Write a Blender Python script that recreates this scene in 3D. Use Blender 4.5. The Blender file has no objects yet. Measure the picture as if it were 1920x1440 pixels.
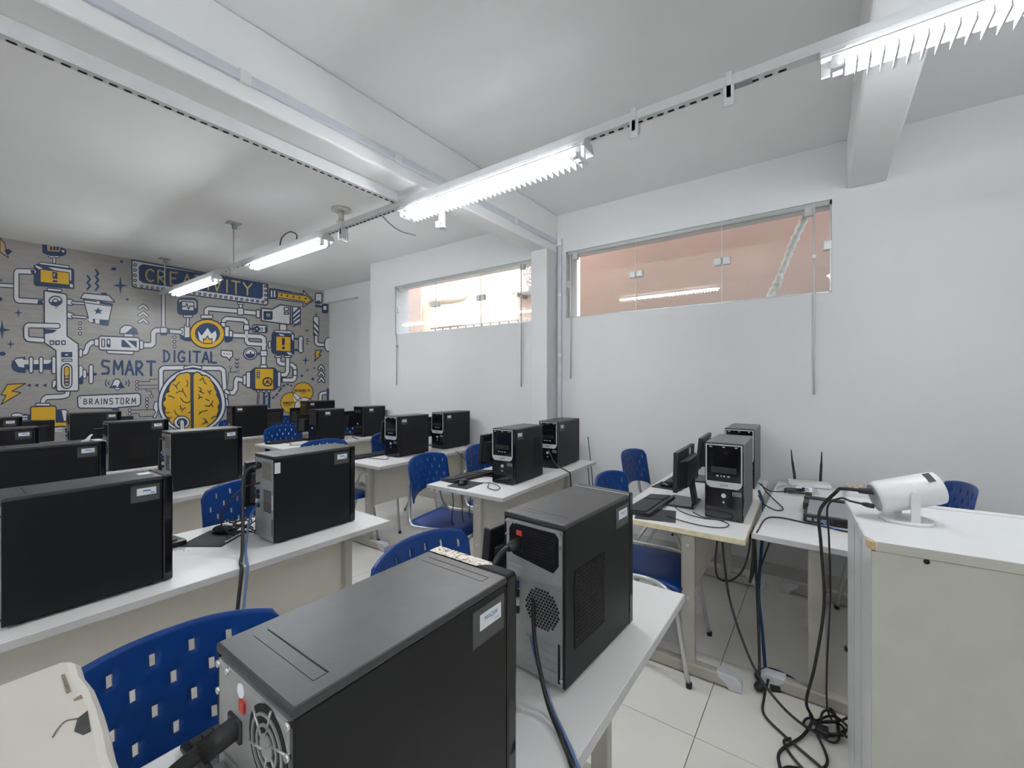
import bpy, bmesh, math, random
from mathutils import Vector, Matrix
from mathutils.geometry import tessellate_polygon
random.seed(7)
scene = bpy.context.scene
C = scene.collection
PI = math.pi

# ---------------------------------------------------------------- camera, sky, exposure
CAM_H = 1.45
CAM_YAW = math.atan2(1110, 802)          # angle between the view direction and the room's long (Y) axis
cam_data = bpy.data.cameras.new('camera')
cam_data.sensor_width = 36.0
cam_data.lens = 36.0 * 802 / 1920
cam_data.shift_y = -4 / 1920
cam_data.clip_start = 0.02
cam = bpy.data.objects.new('camera', cam_data)
cam.location = (0, 0, CAM_H)
cam.rotation_euler = (PI / 2, 0, -CAM_YAW)
C.objects.link(cam)
scene.camera = cam

world = bpy.data.worlds.new('sky')
scene.world = world
world.use_nodes = True
_nt = world.node_tree
_nt.nodes.clear()
_out = _nt.nodes.new('ShaderNodeOutputWorld')
_bg = _nt.nodes.new('ShaderNodeBackground')
_sky = _nt.nodes.new('ShaderNodeTexSky')
_sky.sky_type = 'NISHITA'
_sky.sun_disc = False
_sky.sun_elevation = math.radians(60)
_sky.sun_rotation = math.radians(250)
_sky.dust_density = 3.0
_bg.inputs['Strength'].default_value = 2.1
_nt.links.new(_sky.outputs['Color'], _bg.inputs['Color'])
_nt.links.new(_bg.outputs['Background'], _out.inputs['Surface'])

sun_d = bpy.data.lights.new('sun', 'SUN')
sun_d.energy = 6.0
sun_d.angle = 0.01
sun_d.color = (1.0, 0.95, 0.86)
sun = bpy.data.objects.new('sun', sun_d)
sun.rotation_euler = Vector((0.50, 0.12, -0.86)).to_track_quat('-Z', 'Y').to_euler()
sun.location = (0, 0, 12)
C.objects.link(sun)

LAMP_POWER = 96.0                         # emission of the fluorescent tubes
scene.view_settings.view_transform = 'Standard'
scene.view_settings.look = 'None'
scene.view_settings.exposure = 0.0
scene.view_settings.gamma = 1.0
scene.view_settings.use_curve_mapping = False

# ---------------------------------------------------------------- materials
MATS = {}
def mat(name, col, rough=0.5, metal=0.0, var=0.04, scale=12.0, bump=0.0, bscale=200.0, spec=0.5, emit=0.0, coat=0.0):
    if name in MATS: return MATS[name]
    m = bpy.data.materials.new(name); m.use_nodes = True
    nt = m.node_tree; b = nt.nodes['Principled BSDF']
    b.inputs['Roughness'].default_value = rough
    b.inputs['Metallic'].default_value = metal
    b.inputs['Specular IOR Level'].default_value = spec
    b.inputs['Coat Weight'].default_value = coat
    tc = nt.nodes.new('ShaderNodeTexCoord')
    nz = nt.nodes.new('ShaderNodeTexNoise'); nz.inputs['Scale'].default_value = scale
    nz.inputs['Detail'].default_value = 3.0
    rp = nt.nodes.new('ShaderNodeValToRGB')
    c0 = [max(0, c * (1 - var)) for c in col]; c1 = [min(1, c * (1 + var)) for c in col]
    rp.color_ramp.elements[0].position = 0.3; rp.color_ramp.elements[1].position = 0.7
    rp.color_ramp.elements[0].color = (*c0, 1); rp.color_ramp.elements[1].color = (*c1, 1)
    nt.links.new(tc.outputs['Object'], nz.inputs['Vector'])
    nt.links.new(nz.outputs['Fac'], rp.inputs['Fac'])
    nt.links.new(rp.outputs['Color'], b.inputs['Base Color'])
    if emit:
        b.inputs['Emission Color'].default_value = (*col, 1)
        b.inputs['Emission Strength'].default_value = emit
    if bump:
        n2 = nt.nodes.new('ShaderNodeTexNoise'); n2.inputs['Scale'].default_value = bscale
        bp = nt.nodes.new('ShaderNodeBump'); bp.inputs['Strength'].default_value = bump
        bp.inputs['Distance'].default_value = 0.002
        nt.links.new(tc.outputs['Object'], n2.inputs['Vector'])
        nt.links.new(n2.outputs['Fac'], bp.inputs['Height'])
        nt.links.new(bp.outputs['Normal'], b.inputs['Normal'])
    MATS[name] = m
    return m

def glass_mat(name, tint=(0.93, 0.96, 0.95), refl=1.0):
    m = bpy.data.materials.new(name); m.use_nodes = True
    nt = m.node_tree; nt.nodes.clear()
    o = nt.nodes.new('ShaderNodeOutputMaterial'); mx = nt.nodes.new('ShaderNodeMixShader')
    tr = nt.nodes.new('ShaderNodeBsdfTransparent'); tr.inputs['Color'].default_value = (*tint, 1)
    gl = nt.nodes.new('ShaderNodeBsdfGlossy'); gl.inputs['Roughness'].default_value = 0.0
    lw = nt.nodes.new('ShaderNodeLayerWeight'); lw.inputs['Blend'].default_value = 0.5      # Schlick reflectance, the same from both sides
    pw = nt.nodes.new('ShaderNodeMath'); pw.operation = 'POWER'; pw.inputs[1].default_value = 5.0
    ma = nt.nodes.new('ShaderNodeMath'); ma.operation = 'MULTIPLY_ADD'; ma.inputs[1].default_value = 0.96; ma.inputs[2].default_value = 0.04
    nt.links.new(lw.outputs['Facing'], pw.inputs[0]); nt.links.new(pw.outputs[0], ma.inputs[0])
    nt.links.new(ma.outputs[0], mx.inputs['Fac'])
    nt.links.new(tr.outputs['BSDF'], mx.inputs[1]); nt.links.new(gl.outputs['BSDF'], mx.inputs[2])
    nt.links.new(mx.outputs['Shader'], o.inputs['Surface'])
    MATS[name] = m
    return m

WALL = mat('wall_paint', (0.68, 0.682, 0.683), 0.55, bump=0.08, bscale=60, var=0.015, scale=2)
CEIL = mat('ceiling_paint', (0.86, 0.86, 0.855), 0.6, bump=0.05, bscale=50, var=0.015, scale=2)
TILE = mat('porcelain_tile', (0.78, 0.755, 0.70), 0.16, var=0.04, scale=3, spec=0.5)
GROUT = mat('grout', (0.14, 0.13, 0.12), 0.9)
LAMIN = mat('white_laminate', (0.78, 0.775, 0.76), 0.38, var=0.015, scale=5)
EDGE = mat('grey_edge_band', (0.56, 0.56, 0.55), 0.45)
EDGE_Y = mat('worn_cream_edge_band', (0.70, 0.62, 0.42), 0.5, var=0.12, scale=30)
LEGM = mat('beige_painted_steel', (0.43, 0.41, 0.36), 0.4, var=0.05, scale=8)
MODEST = mat('beige_modesty_board', (0.68, 0.64, 0.57), 0.5, var=0.02)
CAPM = mat('grey_plastic_cap', (0.62, 0.63, 0.66), 0.4)
BLUE = mat('blue_plastic', (0.0025, 0.036, 0.185), 0.36, var=0.06, scale=20, bump=0.05, bscale=400, spec=0.35)
STEEL = mat('satin_steel_tube', (0.55, 0.56, 0.56), 0.32, metal=0.75)
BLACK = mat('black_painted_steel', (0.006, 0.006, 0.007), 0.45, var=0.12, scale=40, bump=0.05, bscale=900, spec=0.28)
BTOP = mat('black_steel_top_lit', (0.035, 0.035, 0.038), 0.38, var=0.15, scale=25, bump=0.1, bscale=900, spec=0.6)  # lighter than the sides: ceiling reflection put into the colour
GLOSS = mat('gloss_black_plastic', (0.006, 0.006, 0.008), 0.08, var=0.05)
PLAST = mat('black_plastic', (0.014, 0.014, 0.016), 0.4, var=0.1)
KEYM = mat('black_keycap', (0.02, 0.02, 0.022), 0.45)
SILV = mat('silver_plastic', (0.62, 0.63, 0.64), 0.28, metal=0.35)
REAR = mat('zinc_plated_steel', (0.42, 0.43, 0.43), 0.42, metal=0.55, var=0.08, scale=25)
DARK = mat('dark_opening', (0.004, 0.004, 0.004), 0.8)
SCREW = mat('bright_screw', (0.75, 0.75, 0.74), 0.25, metal=0.8)
STICK = mat('white_sticker', (0.80, 0.82, 0.85), 0.45)
TAPE = mat('clear_tape_film', (0.075, 0.075, 0.078), 0.22)
INK = mat('blue_ink', (0.03, 0.12, 0.35), 0.6)
INKK = mat('black_ink', (0.02, 0.02, 0.02), 0.6)
CABLE = mat('black_cable', (0.010, 0.010, 0.011), 0.45)
CABLEB = mat('blue_cable', (0.006, 0.03, 0.11), 0.4)
WHITEP = mat('white_plastic', (0.76, 0.76, 0.745), 0.35)
TRIMW = mat('white_enamel_steel', (0.72, 0.73, 0.735), 0.4)
GREYP = mat('grey_plastic', (0.30, 0.31, 0.32), 0.4)
ALU = mat('anodised_aluminium', (0.45, 0.49, 0.48), 0.4, metal=0.4)
RED = mat('red_plastic', (0.45, 0.04, 0.03), 0.4)

# ---------------------------------------------------------------- mesh helpers
class MB:
    """collects shapes into one bmesh"""
    def __init__(s): s.bm = bmesh.new(); s.mats = []
    def mi(s, m):
        if m is None: return 0
        if m not in s.mats: s.mats.append(m)
        return s.mats.index(m)
    def face(s, pts, m=None):
        f = s.bm.faces.new([s.bm.verts.new(p) for p in pts]); f.material_index = s.mi(m); return f
    def box(s, x0, x1, y0, y1, z0, z1, m=None):
        v = [s.bm.verts.new((x, y, z)) for z in (z0, z1) for y in (y0, y1) for x in (x0, x1)]
        for q in ((0, 2, 3, 1), (4, 5, 7, 6), (0, 1, 5, 4), (1, 3, 7, 5), (3, 2, 6, 7), (2, 0, 4, 6)):
            s.bm.faces.new([v[i] for i in q]).material_index = s.mi(m)
        return s
    def prism(s, poly, axis, a, b, m=None):
        """polygon in the two other axes, extruded along axis from a to b"""
        def P(p, t):
            return {'x': (t, p[0], p[1]), 'y': (p[0], t, p[1]), 'z': (p[0], p[1], t)}[axis]
        va = [s.bm.verts.new(P(p, a)) for p in poly]; vb = [s.bm.verts.new(P(p, b)) for p in poly]
        k = s.mi(m); n = len(poly)
        s.bm.faces.new(va).material_index = k; s.bm.faces.new(list(reversed(vb))).material_index = k
        for i in range(n):
            s.bm.faces.new((va[i], vb[i], vb[(i + 1) % n], va[(i + 1) % n])).material_index = k
        return s
    def tube(s, pts, r, seg=8, m=None, cap=True, flat=1.0):
        pts = [Vector(p) for p in pts]; k = s.mi(m); rings = []
        n = len(pts); up = None
        for i, p in enumerate(pts):
            d = (pts[min(i + 1, n - 1)] - pts[max(i - 1, 0)])
            d = d.normalized() if d.length > 1e-9 else Vector((0, 0, 1))
            if up is None:
                up = Vector((0, 0, 1)) if abs(d.z) < 0.9 else Vector((1, 0, 0))
            a = d.cross(up)
            if a.length < 1e-6: a = d.cross(Vector((0.3, 1, 0.2)))
            a.normalize(); b = a.cross(d).normalized(); up = b
            rr = r[i] if isinstance(r, (list, tuple)) else r
            rings.append([s.bm.verts.new(p + (a * math.cos(t) * rr + b * math.sin(t) * rr * flat))
                          for t in [2 * PI * j / seg for j in range(seg)]])
        for i in range(n - 1):
            for j in range(seg):
                f = s.bm.faces.new((rings[i][j], rings[i][(j + 1) % seg], rings[i + 1][(j + 1) % seg], rings[i + 1][j]))
                f.material_index = k; f.smooth = True
        if cap:
            s.bm.faces.new(list(reversed(rings[0]))).material_index = k
            s.bm.faces.new(rings[-1]).material_index = k
        return s
    def cyl(s, p0, p1, r, seg=16, m=None): return s.tube([p0, p1], r, seg, m)
    def ring(s, c, r0, r1, axis, h, seg=28, m=None):
        """flat annulus with thickness h along axis (x)"""
        k = s.mi(m)
        def P(rr, t, dx): return (c[0] + dx, c[1] + rr * math.cos(t), c[2] + rr * math.sin(t))
        A = [[s.bm.verts.new(P(rr, 2 * PI * j / seg, dx)) for j in range(seg)] for (rr, dx) in ((r0, 0), (r1, 0), (r1, h), (r0, h))]
        for q in range(4):
            for j in range(seg):
                s.bm.faces.new((A[q][j], A[q][(j + 1) % seg], A[(q + 1) % 4][(j + 1) % seg], A[(q + 1) % 4][j])).material_index = k
        return s
    def sphere(s, c, r, sx=1, sy=1, sz=1, m=None, u=14, v=9):
        k = s.mi(m)
        g = bmesh.ops.create_uvsphere(s.bm, u_segments=u, v_segments=v, radius=r,
                                      matrix=Matrix.Translation(c) @ Matrix.Diagonal((sx, sy, sz, 1)))
        fs = set(f for vv in g['verts'] for f in vv.link_faces)
        for f in fs: f.material_index = k; f.smooth = True
        return s
    def obj(s, name, m=None, parent=None, loc=None, bevel=0.0, smooth=False, rot=None, seg=2, solid=0.0, subd=0):
        me = bpy.data.meshes.new(name)
        bmesh.ops.recalc_face_normals(s.bm, faces=s.bm.faces[:])
        s.bm.to_mesh(me); s.bm.free()
        if s.mats:
            for x in s.mats: me.materials.append(x)
        elif m: me.materials.append(m)
        if smooth:
            for p in me.polygons: p.use_smooth = True
        o = bpy.data.objects.new(name, me); C.objects.link(o)
        if parent: o.parent = parent
        if loc: o.location = loc
        if rot: o.rotation_euler = rot
        if solid:
            md = o.modifiers.new('thickness', 'SOLIDIFY'); md.thickness = solid; md.offset = 0
        if subd:
            md = o.modifiers.new('smooth', 'SUBSURF'); md.levels = subd; md.render_levels = subd
        if bevel:
            md = o.modifiers.new('bevel', 'BEVEL'); md.width = bevel; md.segments = seg
            md.limit_method = 'ANGLE'; md.angle_limit = math.radians(40)
        return o

def B(*a): return MB().box(*a)

def tag(o, label=None, cat=None, group=None, kind=None):
    if label: o['label'] = label
    if cat: o['category'] = cat
    if group: o['group'] = group
    if kind: o['kind'] = kind
    return o

def thing(name, label, cat, loc=(0, 0, 0), rz=0.0, group=None):
    o = bpy.data.objects.new(name, None); C.objects.link(o)
    o.empty_display_size = 0.1
    o.location = loc; o.rotation_euler = (0, 0, rz)
    return tag(o, label, cat, group)

def struct(o): o['kind'] = 'structure'; return o

def dup(root, label, loc, rz=0.0, group=None):
    """copy of a thing with copies of its parts and sub-parts"""
    r = root.copy(); C.objects.link(r); r.location = loc; r.rotation_euler = (0, 0, rz); r['label'] = label
    if group: r['group'] = group
    for ch in list(root.children):
        c = ch.copy(); C.objects.link(c); c.parent = r
        for g in list(ch.children):
            d = g.copy(); C.objects.link(d); d.parent = c
    return r

def smooth_path(pts, n=6):
    """Catmull-Rom through the points"""
    P = [Vector(p) for p in pts]; P = [P[0] * 2 - P[1]] + P + [P[-1] * 2 - P[-2]]; out = []
    for i in range(1, len(P) - 2):
        a, b, c, d = P[i - 1:i + 3]
        for k in range(n):
            t = k / n
            out.append(0.5 * (2 * b + (c - a) * t + (2 * a - 5 * b + 4 * c - d) * t * t + (3 * b - a - 3 * c + d) * t ** 3))
    out.append(P[-2])
    return out

def text_mesh(body, size, name, m, parent, loc, rot, align='CENTER'):
    cu = bpy.data.curves.new(name, 'FONT'); cu.body = body; cu.size = size
    cu.align_x = align; cu.align_y = 'CENTER'; cu.resolution_u = 2
    t = bpy.data.objects.new(name, cu); C.objects.link(t)
    dg = bpy.context.evaluated_depsgraph_get(); me = bpy.data.meshes.new_from_object(t.evaluated_get(dg))
    bpy.data.objects.remove(t)
    me.materials.clear(); me.materials.append(m)
    o = bpy.data.objects.new(name, me); C.objects.link(o); o.parent = parent
    o.location = loc; o.rotation_euler = rot
    return o
# ================================================================ the room
XW = 3.75                                  # window wall
ZC = 3.12                                  # ceiling
XL, YF = -2.7, -2.3                        # unseen side and front walls
SL = 0.0817
def ymur(x): return 7.69 - (x - 0.541) * SL   # the mural wall runs a little out of square

# floor: a slab with porcelain tiles, each its own piece
floor = struct(B(XL - .2, 4.8, YF - .2, 8.2, -0.12, -0.006).obj('floor', GROUT))
_tm = None
TS = 0.6
for i in range(-8, 5):
    for j in range(-5, 13):
        x0 = 1.852 + i * TS; y0 = 0.418 + j * TS
        if x0 < XL - .1 or x0 + TS > 4.9 or y0 < YF - .1 or y0 + TS > 8.3: continue
        if _tm is None:
            t = B(0.0015, TS - 0.0015, 0.0015, TS - 0.0015, -0.006, 0.0).obj('tile', TILE, floor, bevel=0.0008, seg=1); _tm = t
        else:
            t = _tm.copy(); C.objects.link(t); t.parent = floor
        t.location = (x0, y0, 0)

# window wall with two openings
W1 = (-0.062, 2.05); W2 = (2.46, 4.66); WZ = (2.08, 2.735)
wt = 0.24
mb = MB()
def wy(y0, y1, z0, z1): mb.box(XW, XW + wt, y0, y1, z0, z1)
wy(YF, 5.19, 0, WZ[0]); wy(YF, 5.19, WZ[1], ZC)
wy(YF, W1[0], WZ[0], WZ[1]); wy(W1[1], W2[0], WZ[0], WZ[1]); wy(W2[1], 5.19, WZ[0], WZ[1])
wall_right = struct(mb.obj('wall_right', WALL))
# recess at the far end of the window wall
mb = MB(); mb.box(XW + wt, 4.58, 5.10, 5.19, 0, ZC); mb.box(4.43, 4.58, 5.19, 7.5, 0, ZC)
struct(mb.obj('wall_recess', WALL))
mb = MB(); mb.box(4.33, 4.43, 5.19, 7.38, 2.89, ZC); mb.box(4.33, 4.43, 5.19, 6.33, 0, 2.89)
struct(mb.obj('trim_1', WALL))
# back wall, slightly out of square
mb = MB()
mb.prism([(XL - .1, ymur(XL - .1)), (4.6, ymur(4.6)), (4.6, ymur(4.6) + .15), (XL - .1, ymur(XL - .1) + .15)], 'z', 0, ZC)
wall_back = struct(mb.obj('wall_back', WALL))
struct(B(XL - .15, XL, YF, 8.0, 0, ZC).obj('wall_left', WALL))
struct(B(XL, XW + wt, YF - .15, YF, 0, ZC).obj('wall_front', WALL))
mb = MB(); mb.prism([(XL - .2, YF - .2), (XW + wt, YF - .2), (XW + wt, 5.10), (4.58, 5.10), (4.58, 8.2), (XL - .2, 8.2)], 'z', ZC, ZC + .15)
struct(mb.obj('ceiling', CEIL))
# beams across the ceiling and the column that carries one of them
struct(B(XL, XW, 2.145, 2.33, 2.74, ZC).obj('ceiling_beam', CEIL, bevel=0.012))
struct(B(XL, XW, -0.35, -0.145, 2.78, ZC).obj('ceiling_beam', CEIL, bevel=0.012))
struct(B(3.545, XW, 2.145, 2.33, 0, 2.745).obj('column', WALL, bevel=0.008))
# baseboards
BASEB = mat('grey_tile_skirting', (0.50, 0.49, 0.47), 0.3)
struct(B(XW - .012, XW, YF, 2.145, 0.0, 0.09).obj('baseboard_right', BASEB))
struct(B(XW - .012, XW, 2.33, 5.19, 0.0, 0.09).obj('baseboard_right', BASEB))
# unseen upper storey, added over the windows to shade the light well
mb = MB(); mb.box(XL, XW + wt, YF, 5.10, ZC + .15, 5.6); mb.box(XL, 4.58, 5.10, 8.2, ZC + .15, 5.6)
struct(mb.obj('wall_added_shade', mat('outer_render', (0.6, 0.47, 0.38), 0.85)))
struct(B(XW + wt, 4.60, 5.085, 5.10, -1.0, 5.6).obj('wall_outer_return', mat('outer_render', (0.6, 0.47, 0.38), 0.85)))

# ---------------------------------------------------------------- windows
GLASS = glass_mat('window_glass')
def clampset(parent, y, z, two=True):
    mb = MB()
    if two:
        mb.box(XW + .012, XW + .052, y - .062, y - .003, z - .032, z + .032); mb.box(XW + .012, XW + .052, y + .003, y + .062, z - .032, z + .032)
    else:
        mb.box(XW + .012, XW + .052, y - .03, y + .03, z - .035, z + .035)
    return mb.obj('glass_clamp', ALUW, parent, bevel=0.008)
ALUW = mat('pale_clamp_metal', (0.58, 0.60, 0.59), 0.35, metal=0.3)
PGLASS = mat('green_glass_edge', (0.62, 0.68, 0.66), 0.15)
def make_window(nm, ys, zoff, label):
    w = struct(bpy.data.objects.new(nm, None)); C.objects.link(w); w['label'] = label
    y0, y1 = ys[0], ys[-1]
    # jamb, sill and head channel
    mb = MB()
    mb.box(XW + .015, XW + .06, y0, y1, WZ[1] - .03, WZ[1]); mb.box(XW + .015, XW + .06, y0, y0 + .012, WZ[0], WZ[1])
    mb.box(XW + .015, XW + .06, y1 - .012, y1, WZ[0], WZ[1]); mb.box(XW + .015, XW + .06, y0, y1, WZ[0], WZ[0] + .012)
    mb.obj('window_frame', ALU, w)
    for k in range(len(ys) - 1):
        a, b = ys[k] + .004, ys[k + 1] - .004
        tilt = zoff if k == 1 else 0.0
        p = B(XW + .028 + tilt, XW + .036 + tilt, a, b, WZ[0] + .010, WZ[1] - (.045 if k == 1 else .012)).obj('pane', GLASS, w)
        e = B(XW + .027 + tilt, XW + .037 + tilt, a - .004, a, WZ[0] + .010, WZ[1] - .03).obj('glass_edge', PGLASS, p)
    for k in range(1, len(ys) - 1): clampset(w, ys[k], 2.42)
    clampset(w, ys[0] + .02, 2.42, False); clampset(w, ys[-1] - .02, 2.42, False)
    clampset(w, ys[0] + .13, WZ[1] - .05, False); clampset(w, ys[-1] - .09, WZ[1] - .05, False)
    return w
make_window('window_1', [W1[0], 0.645, 1.35, W1[1]], 0.0, 'wide frameless window facing the orange wall')
make_window('window_2', [W2[0], 3.17, 3.90, W2[1]], 0.0, 'wide frameless window facing the sunlit courtyard')

# pull rods of the pivoting panes
ROD = mat('thin_grey_rod', (0.42, 0.43, 0.43), 0.4, metal=0.3)
RODW = mat('thin_white_rod', (0.66, 0.67, 0.67), 0.4)
def pull_rod(y, ztop, zbot, m, label):
    t = thing('window_pull_rod', label, 'pull rod', (XW - .02, y, zbot))
    MB().tube([(0, 0, 0), (0, 0, ztop - zbot)], 0.006, 8).obj('rod', m, t)
    B(-.012, .02, -.012, .012, 0.36 * (ztop - zbot) * 2, 0.36 * (ztop - zbot) * 2 + .03).obj('rod_guide', m, t, bevel=.003)
pull_rod(4.60, 2.11, 1.41, ROD, 'thin grey pull rod on the wall under the courtyard window, by the recess')
pull_rod(2.575, 2.70, 1.40, ROD, 'thin grey pull rod hanging beside the column by the courtyard window')
pull_rod(1.99, 2.70, 1.48, RODW, 'thin pale pull rod hanging beside the column by the orange-wall window')
pull_rod(0.04, 2.70, 1.36, RODW, 'thin pale pull rod over the taped white pipe')

# ---------------------------------------------------------------- outside the windows
ORANGE = mat('orange_render', (0.60, 0.465, 0.39), 0.9, var=0.06, scale=1.5, bump=0.3, bscale=40)
OUTW = mat('white_outdoor_render', (0.66, 0.58, 0.52), 0.85, var=0.05, scale=2)
o = B(4.75, 4.95, -2.0, 2.40, -1.0, 7.0).obj('neighbour_wall', ORANGE); tag(o, 'orange rendered neighbour wall close outside the window', 'wall')
o = B(6.6, 6.8, 1.0, 8.6, -1.0, 8.5).obj('courtyard_wall', OUTW); tag(o, 'sunlit white courtyard wall behind the air conditioner', 'wall')
o = B(3.95, 6.6, 7.75, 7.95, -1.0, 8.5).obj('courtyard_side_wall', mat('peach_render', (0.66, 0.47, 0.36), 0.9)); tag(o, 'peach courtyard wall beside the drain pipe', 'wall')
o = B(3.9, 6.8, -2, 8.6, -1.2, -1.0).obj('courtyard_floor', mat('concrete', (0.45, 0.43, 0.4), 0.9)); o['kind'] = 'structure'
# drain pipe with elbow
t = thing('drain_pipe', 'cream drain pipe with elbows in the courtyard', 'pipe', (5.6, 6.05, -1.0))
PIPE = mat('cream_pvc', (0.72, 0.62, 0.5), 0.45)
MB().tube(smooth_path([(0, 0, 0), (0, 0, 2.5), (0, 0, 3.75), (0.05, -.06, 3.95), (.12, -.25, 3.98), (.25, -.5, 4.0), (.4, -.62, 4.1), (.45, -.66, 4.5)], 6), 0.085, 14).obj('pipe', PIPE, t, smooth=False)
for zz in (3.3, 1.2): MB().cyl((0, 0, zz), (0, 0, zz + .08), 0.1, 14).obj('pipe_collar', PIPE, t)
# air conditioner condenser on the courtyard wall
ac = thing('air_conditioner', 'white air conditioner unit with round fan grille on the courtyard wall', 'air conditioner', (6.28, 4.15, 3.05))
B(0, .30, -.42, .42, 0, .62).obj('casing', WHITEP, ac, bevel=.02)
mb = MB()
for rr in (.06, .12, .18, .24): mb.ring((-.012, -.1, .31), rr - .006, rr + .006, 'x', .012, 24)
for a in range(8):
    an = a * PI / 4; mb.tube([(-.006, -.1, .31), (-.006, -.1 + .25 * math.cos(an), .31 + .25 * math.sin(an))], .004, 5)
g = mb.obj('fan_grille', GREYP, ac)
MB().ring((-.004, -.1, .31), 0.001, .25, 'x', .004, 28).obj('fan_opening', mat('fan_shadow', (.25, .25, .25), .6), ac)
for y in (-.3, .3): B(0.0, .33, y - .02, y + .02, -.06, 0).obj('bracket', GREYP, ac)
# railing low in the courtyard
rl = thing('courtyard_railing', 'grey metal railing standing low in the courtyard', 'railing', (6.0, 5.6, 2.0))
B(-.02, .02, -1.6, 1.3, .50, .53).obj('top_rail', GREYP, rl)
for k in range(15): B(-.012, .012, -1.6 + .2 * k, -1.58 + .2 * k, -3.0, .5).obj('baluster', GREYP, rl)
# taped white pipe that leans across the pane
tp = thing('taped_pipe', 'white tape-wrapped air conditioner pipe hanging outside the window', 'pipe', (4.07, 0.055, 2.10)); tp.scale = (1, 1.06, 1.10)
pts = smooth_path([(0.02, 0.02, .64), (0.03, .06, .56), (.03, .12, .42), (.02, .17, .28), (.01, .215, .16), (0, .26, .06), (0, .285, .0)], 8)
rr = [0.026 + 0.006 * math.sin(i * 1.9) * (1 if i % 3 else .3) for i in range(len(pts))]
MB().tube(pts, rr, 12).obj('wrapped_pipe', mat('white_wrapping_tape', (0.74, 0.69, 0.63), 0.6, var=.15, scale=40, bump=.6, bscale=60), tp)
MB().tube(smooth_path([(0.0, .20, .20), (-.01, .20, .12), (-.012, .23, .07)], 4), [.02, .016, .012, .012, .01, .01, .008, .008, .006][:9], 8).obj('torn_tape', MATS['white_wrapping_tape'], tp)
B(-.05, .06, -.05, .09, .62, .70).obj('pipe_bracket', mat('grey_cement', (.5, .47, .45), .9), tp, bevel=.01)
# ================================================================ ceiling services
TUBE = bpy.data.materials.new('fluorescent_tube'); TUBE.use_nodes = True
_b = TUBE.node_tree.nodes['Principled BSDF']
_b.inputs['Base Color'].default_value = (0.9, 0.9, 0.9, 1)
_b.inputs['Emission Color'].default_value = (0.93, 0.965, 1.0, 1); _b.inputs['Emission Strength'].default_value = LAMP_POWER
REFL = mat('white_reflector', (0.86, 0.87, 0.88), 0.35)
OPAL = bpy.data.materials.new('opal_acrylic'); OPAL.use_nodes = True          # wings made translucent so that extra light brightens the ceiling
_n = OPAL.node_tree; _n.nodes.clear()
_o = _n.nodes.new('ShaderNodeOutputMaterial'); _m = _n.nodes.new('ShaderNodeMixShader'); _d = _n.nodes.new('ShaderNodeBsdfDiffuse'); _q = _n.nodes.new('ShaderNodeBsdfTranslucent')
_d.inputs['Color'].default_value = (.9, .9, .92, 1); _q.inputs['Color'].default_value = (.92, .93, .95, 1); _m.inputs['Fac'].default_value = .50
_n.links.new(_d.outputs[0], _m.inputs[1]); _n.links.new(_q.outputs[0], _m.inputs[2]); _n.links.new(_m.outputs[0], _o.inputs['Surface'])
MATS['opal_acrylic'] = OPAL
LX = 1.925                                   # the line of lamps
def make_lamp(label, y0, louver):
    L = 1.36
    t = thing('fluorescent_lamp', label, 'lamp', (LX, y0 + L / 2, 2.575), 0, 'fluorescent lamps in a line under the ceiling')
    h = L / 2
    mb = MB()
    for sg in (-1, 1): mb.face([(sg * .062, -h, .018), (sg * .062, h, .018), (sg * .024, h, .050), (sg * .024, -h, .050)])
    mb.obj('reflector', OPAL, t)
    B(-.024, .024, -h, h, .048, .066).obj('housing', REFL, t)
    for s in (-1, 1): MB().prism([(-.062, .012), (.062, .012), (.040, .056), (-.040, .056)], 'y', s * h, s * (h + .004)).obj('end_cap', TRIMW, t)
    for s in (-1, 1):
        tb = MB().tube([(s * .026, -h + .05, -.006), (s * .026, h - .05, -.006)], .013, 12).obj('tube', TUBE, t)
        for e in (-1, 1): B(s * .026 - .012, s * .026 + .012, e * (h - .05) - .02, e * (h - .05) + .02, -.020, .045).obj('lamp_holder', WHITEP, tb)
    if louver:
        first = None; n = 38
        for k in range(n):
            y = -h + .03 + (L - .06) * k / (n - 1)
            if first is None:
                first = MB().prism([(-.0015, .012), (.0015, .012), (.0035, -.012), (-.0035, -.012)], 'x', -.064, .064).obj('louver_blade', REFL, t); b = first
            else:
                b = first.copy(); C.objects.link(b); b.parent = t
            b.location = (0, y, -.020)
        MB().box(-.0645, -.062, -h, h, .012, .020).box(.062, .0645, -h, h, .012, .020).obj('louver_rail', REFL, t)
    return t
make_lamp('lit louvred fluorescent lamp over the white cabinet', -1.36, True)
make_lamp('lit louvred fluorescent lamp beneath the beam with the white spot', 0.93, True)
make_lamp('lit bare fluorescent lamp between the beam and the hanging rod', 3.22, False)
make_lamp('lit fluorescent lamp in front of the CREATIVITY lettering', 5.42, False)
for k, y in enumerate((-1.8, 0.2)):          # added lamps out of view, to brighten the room and its ceiling
    r = make_lamp('added fill lamp out of view, ' + ('by the front wall', 'over the MAQ04 row')[k], y, False)
    r.location.x = -1.9; r['group'] = 'added fill lamps out of view'

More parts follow.
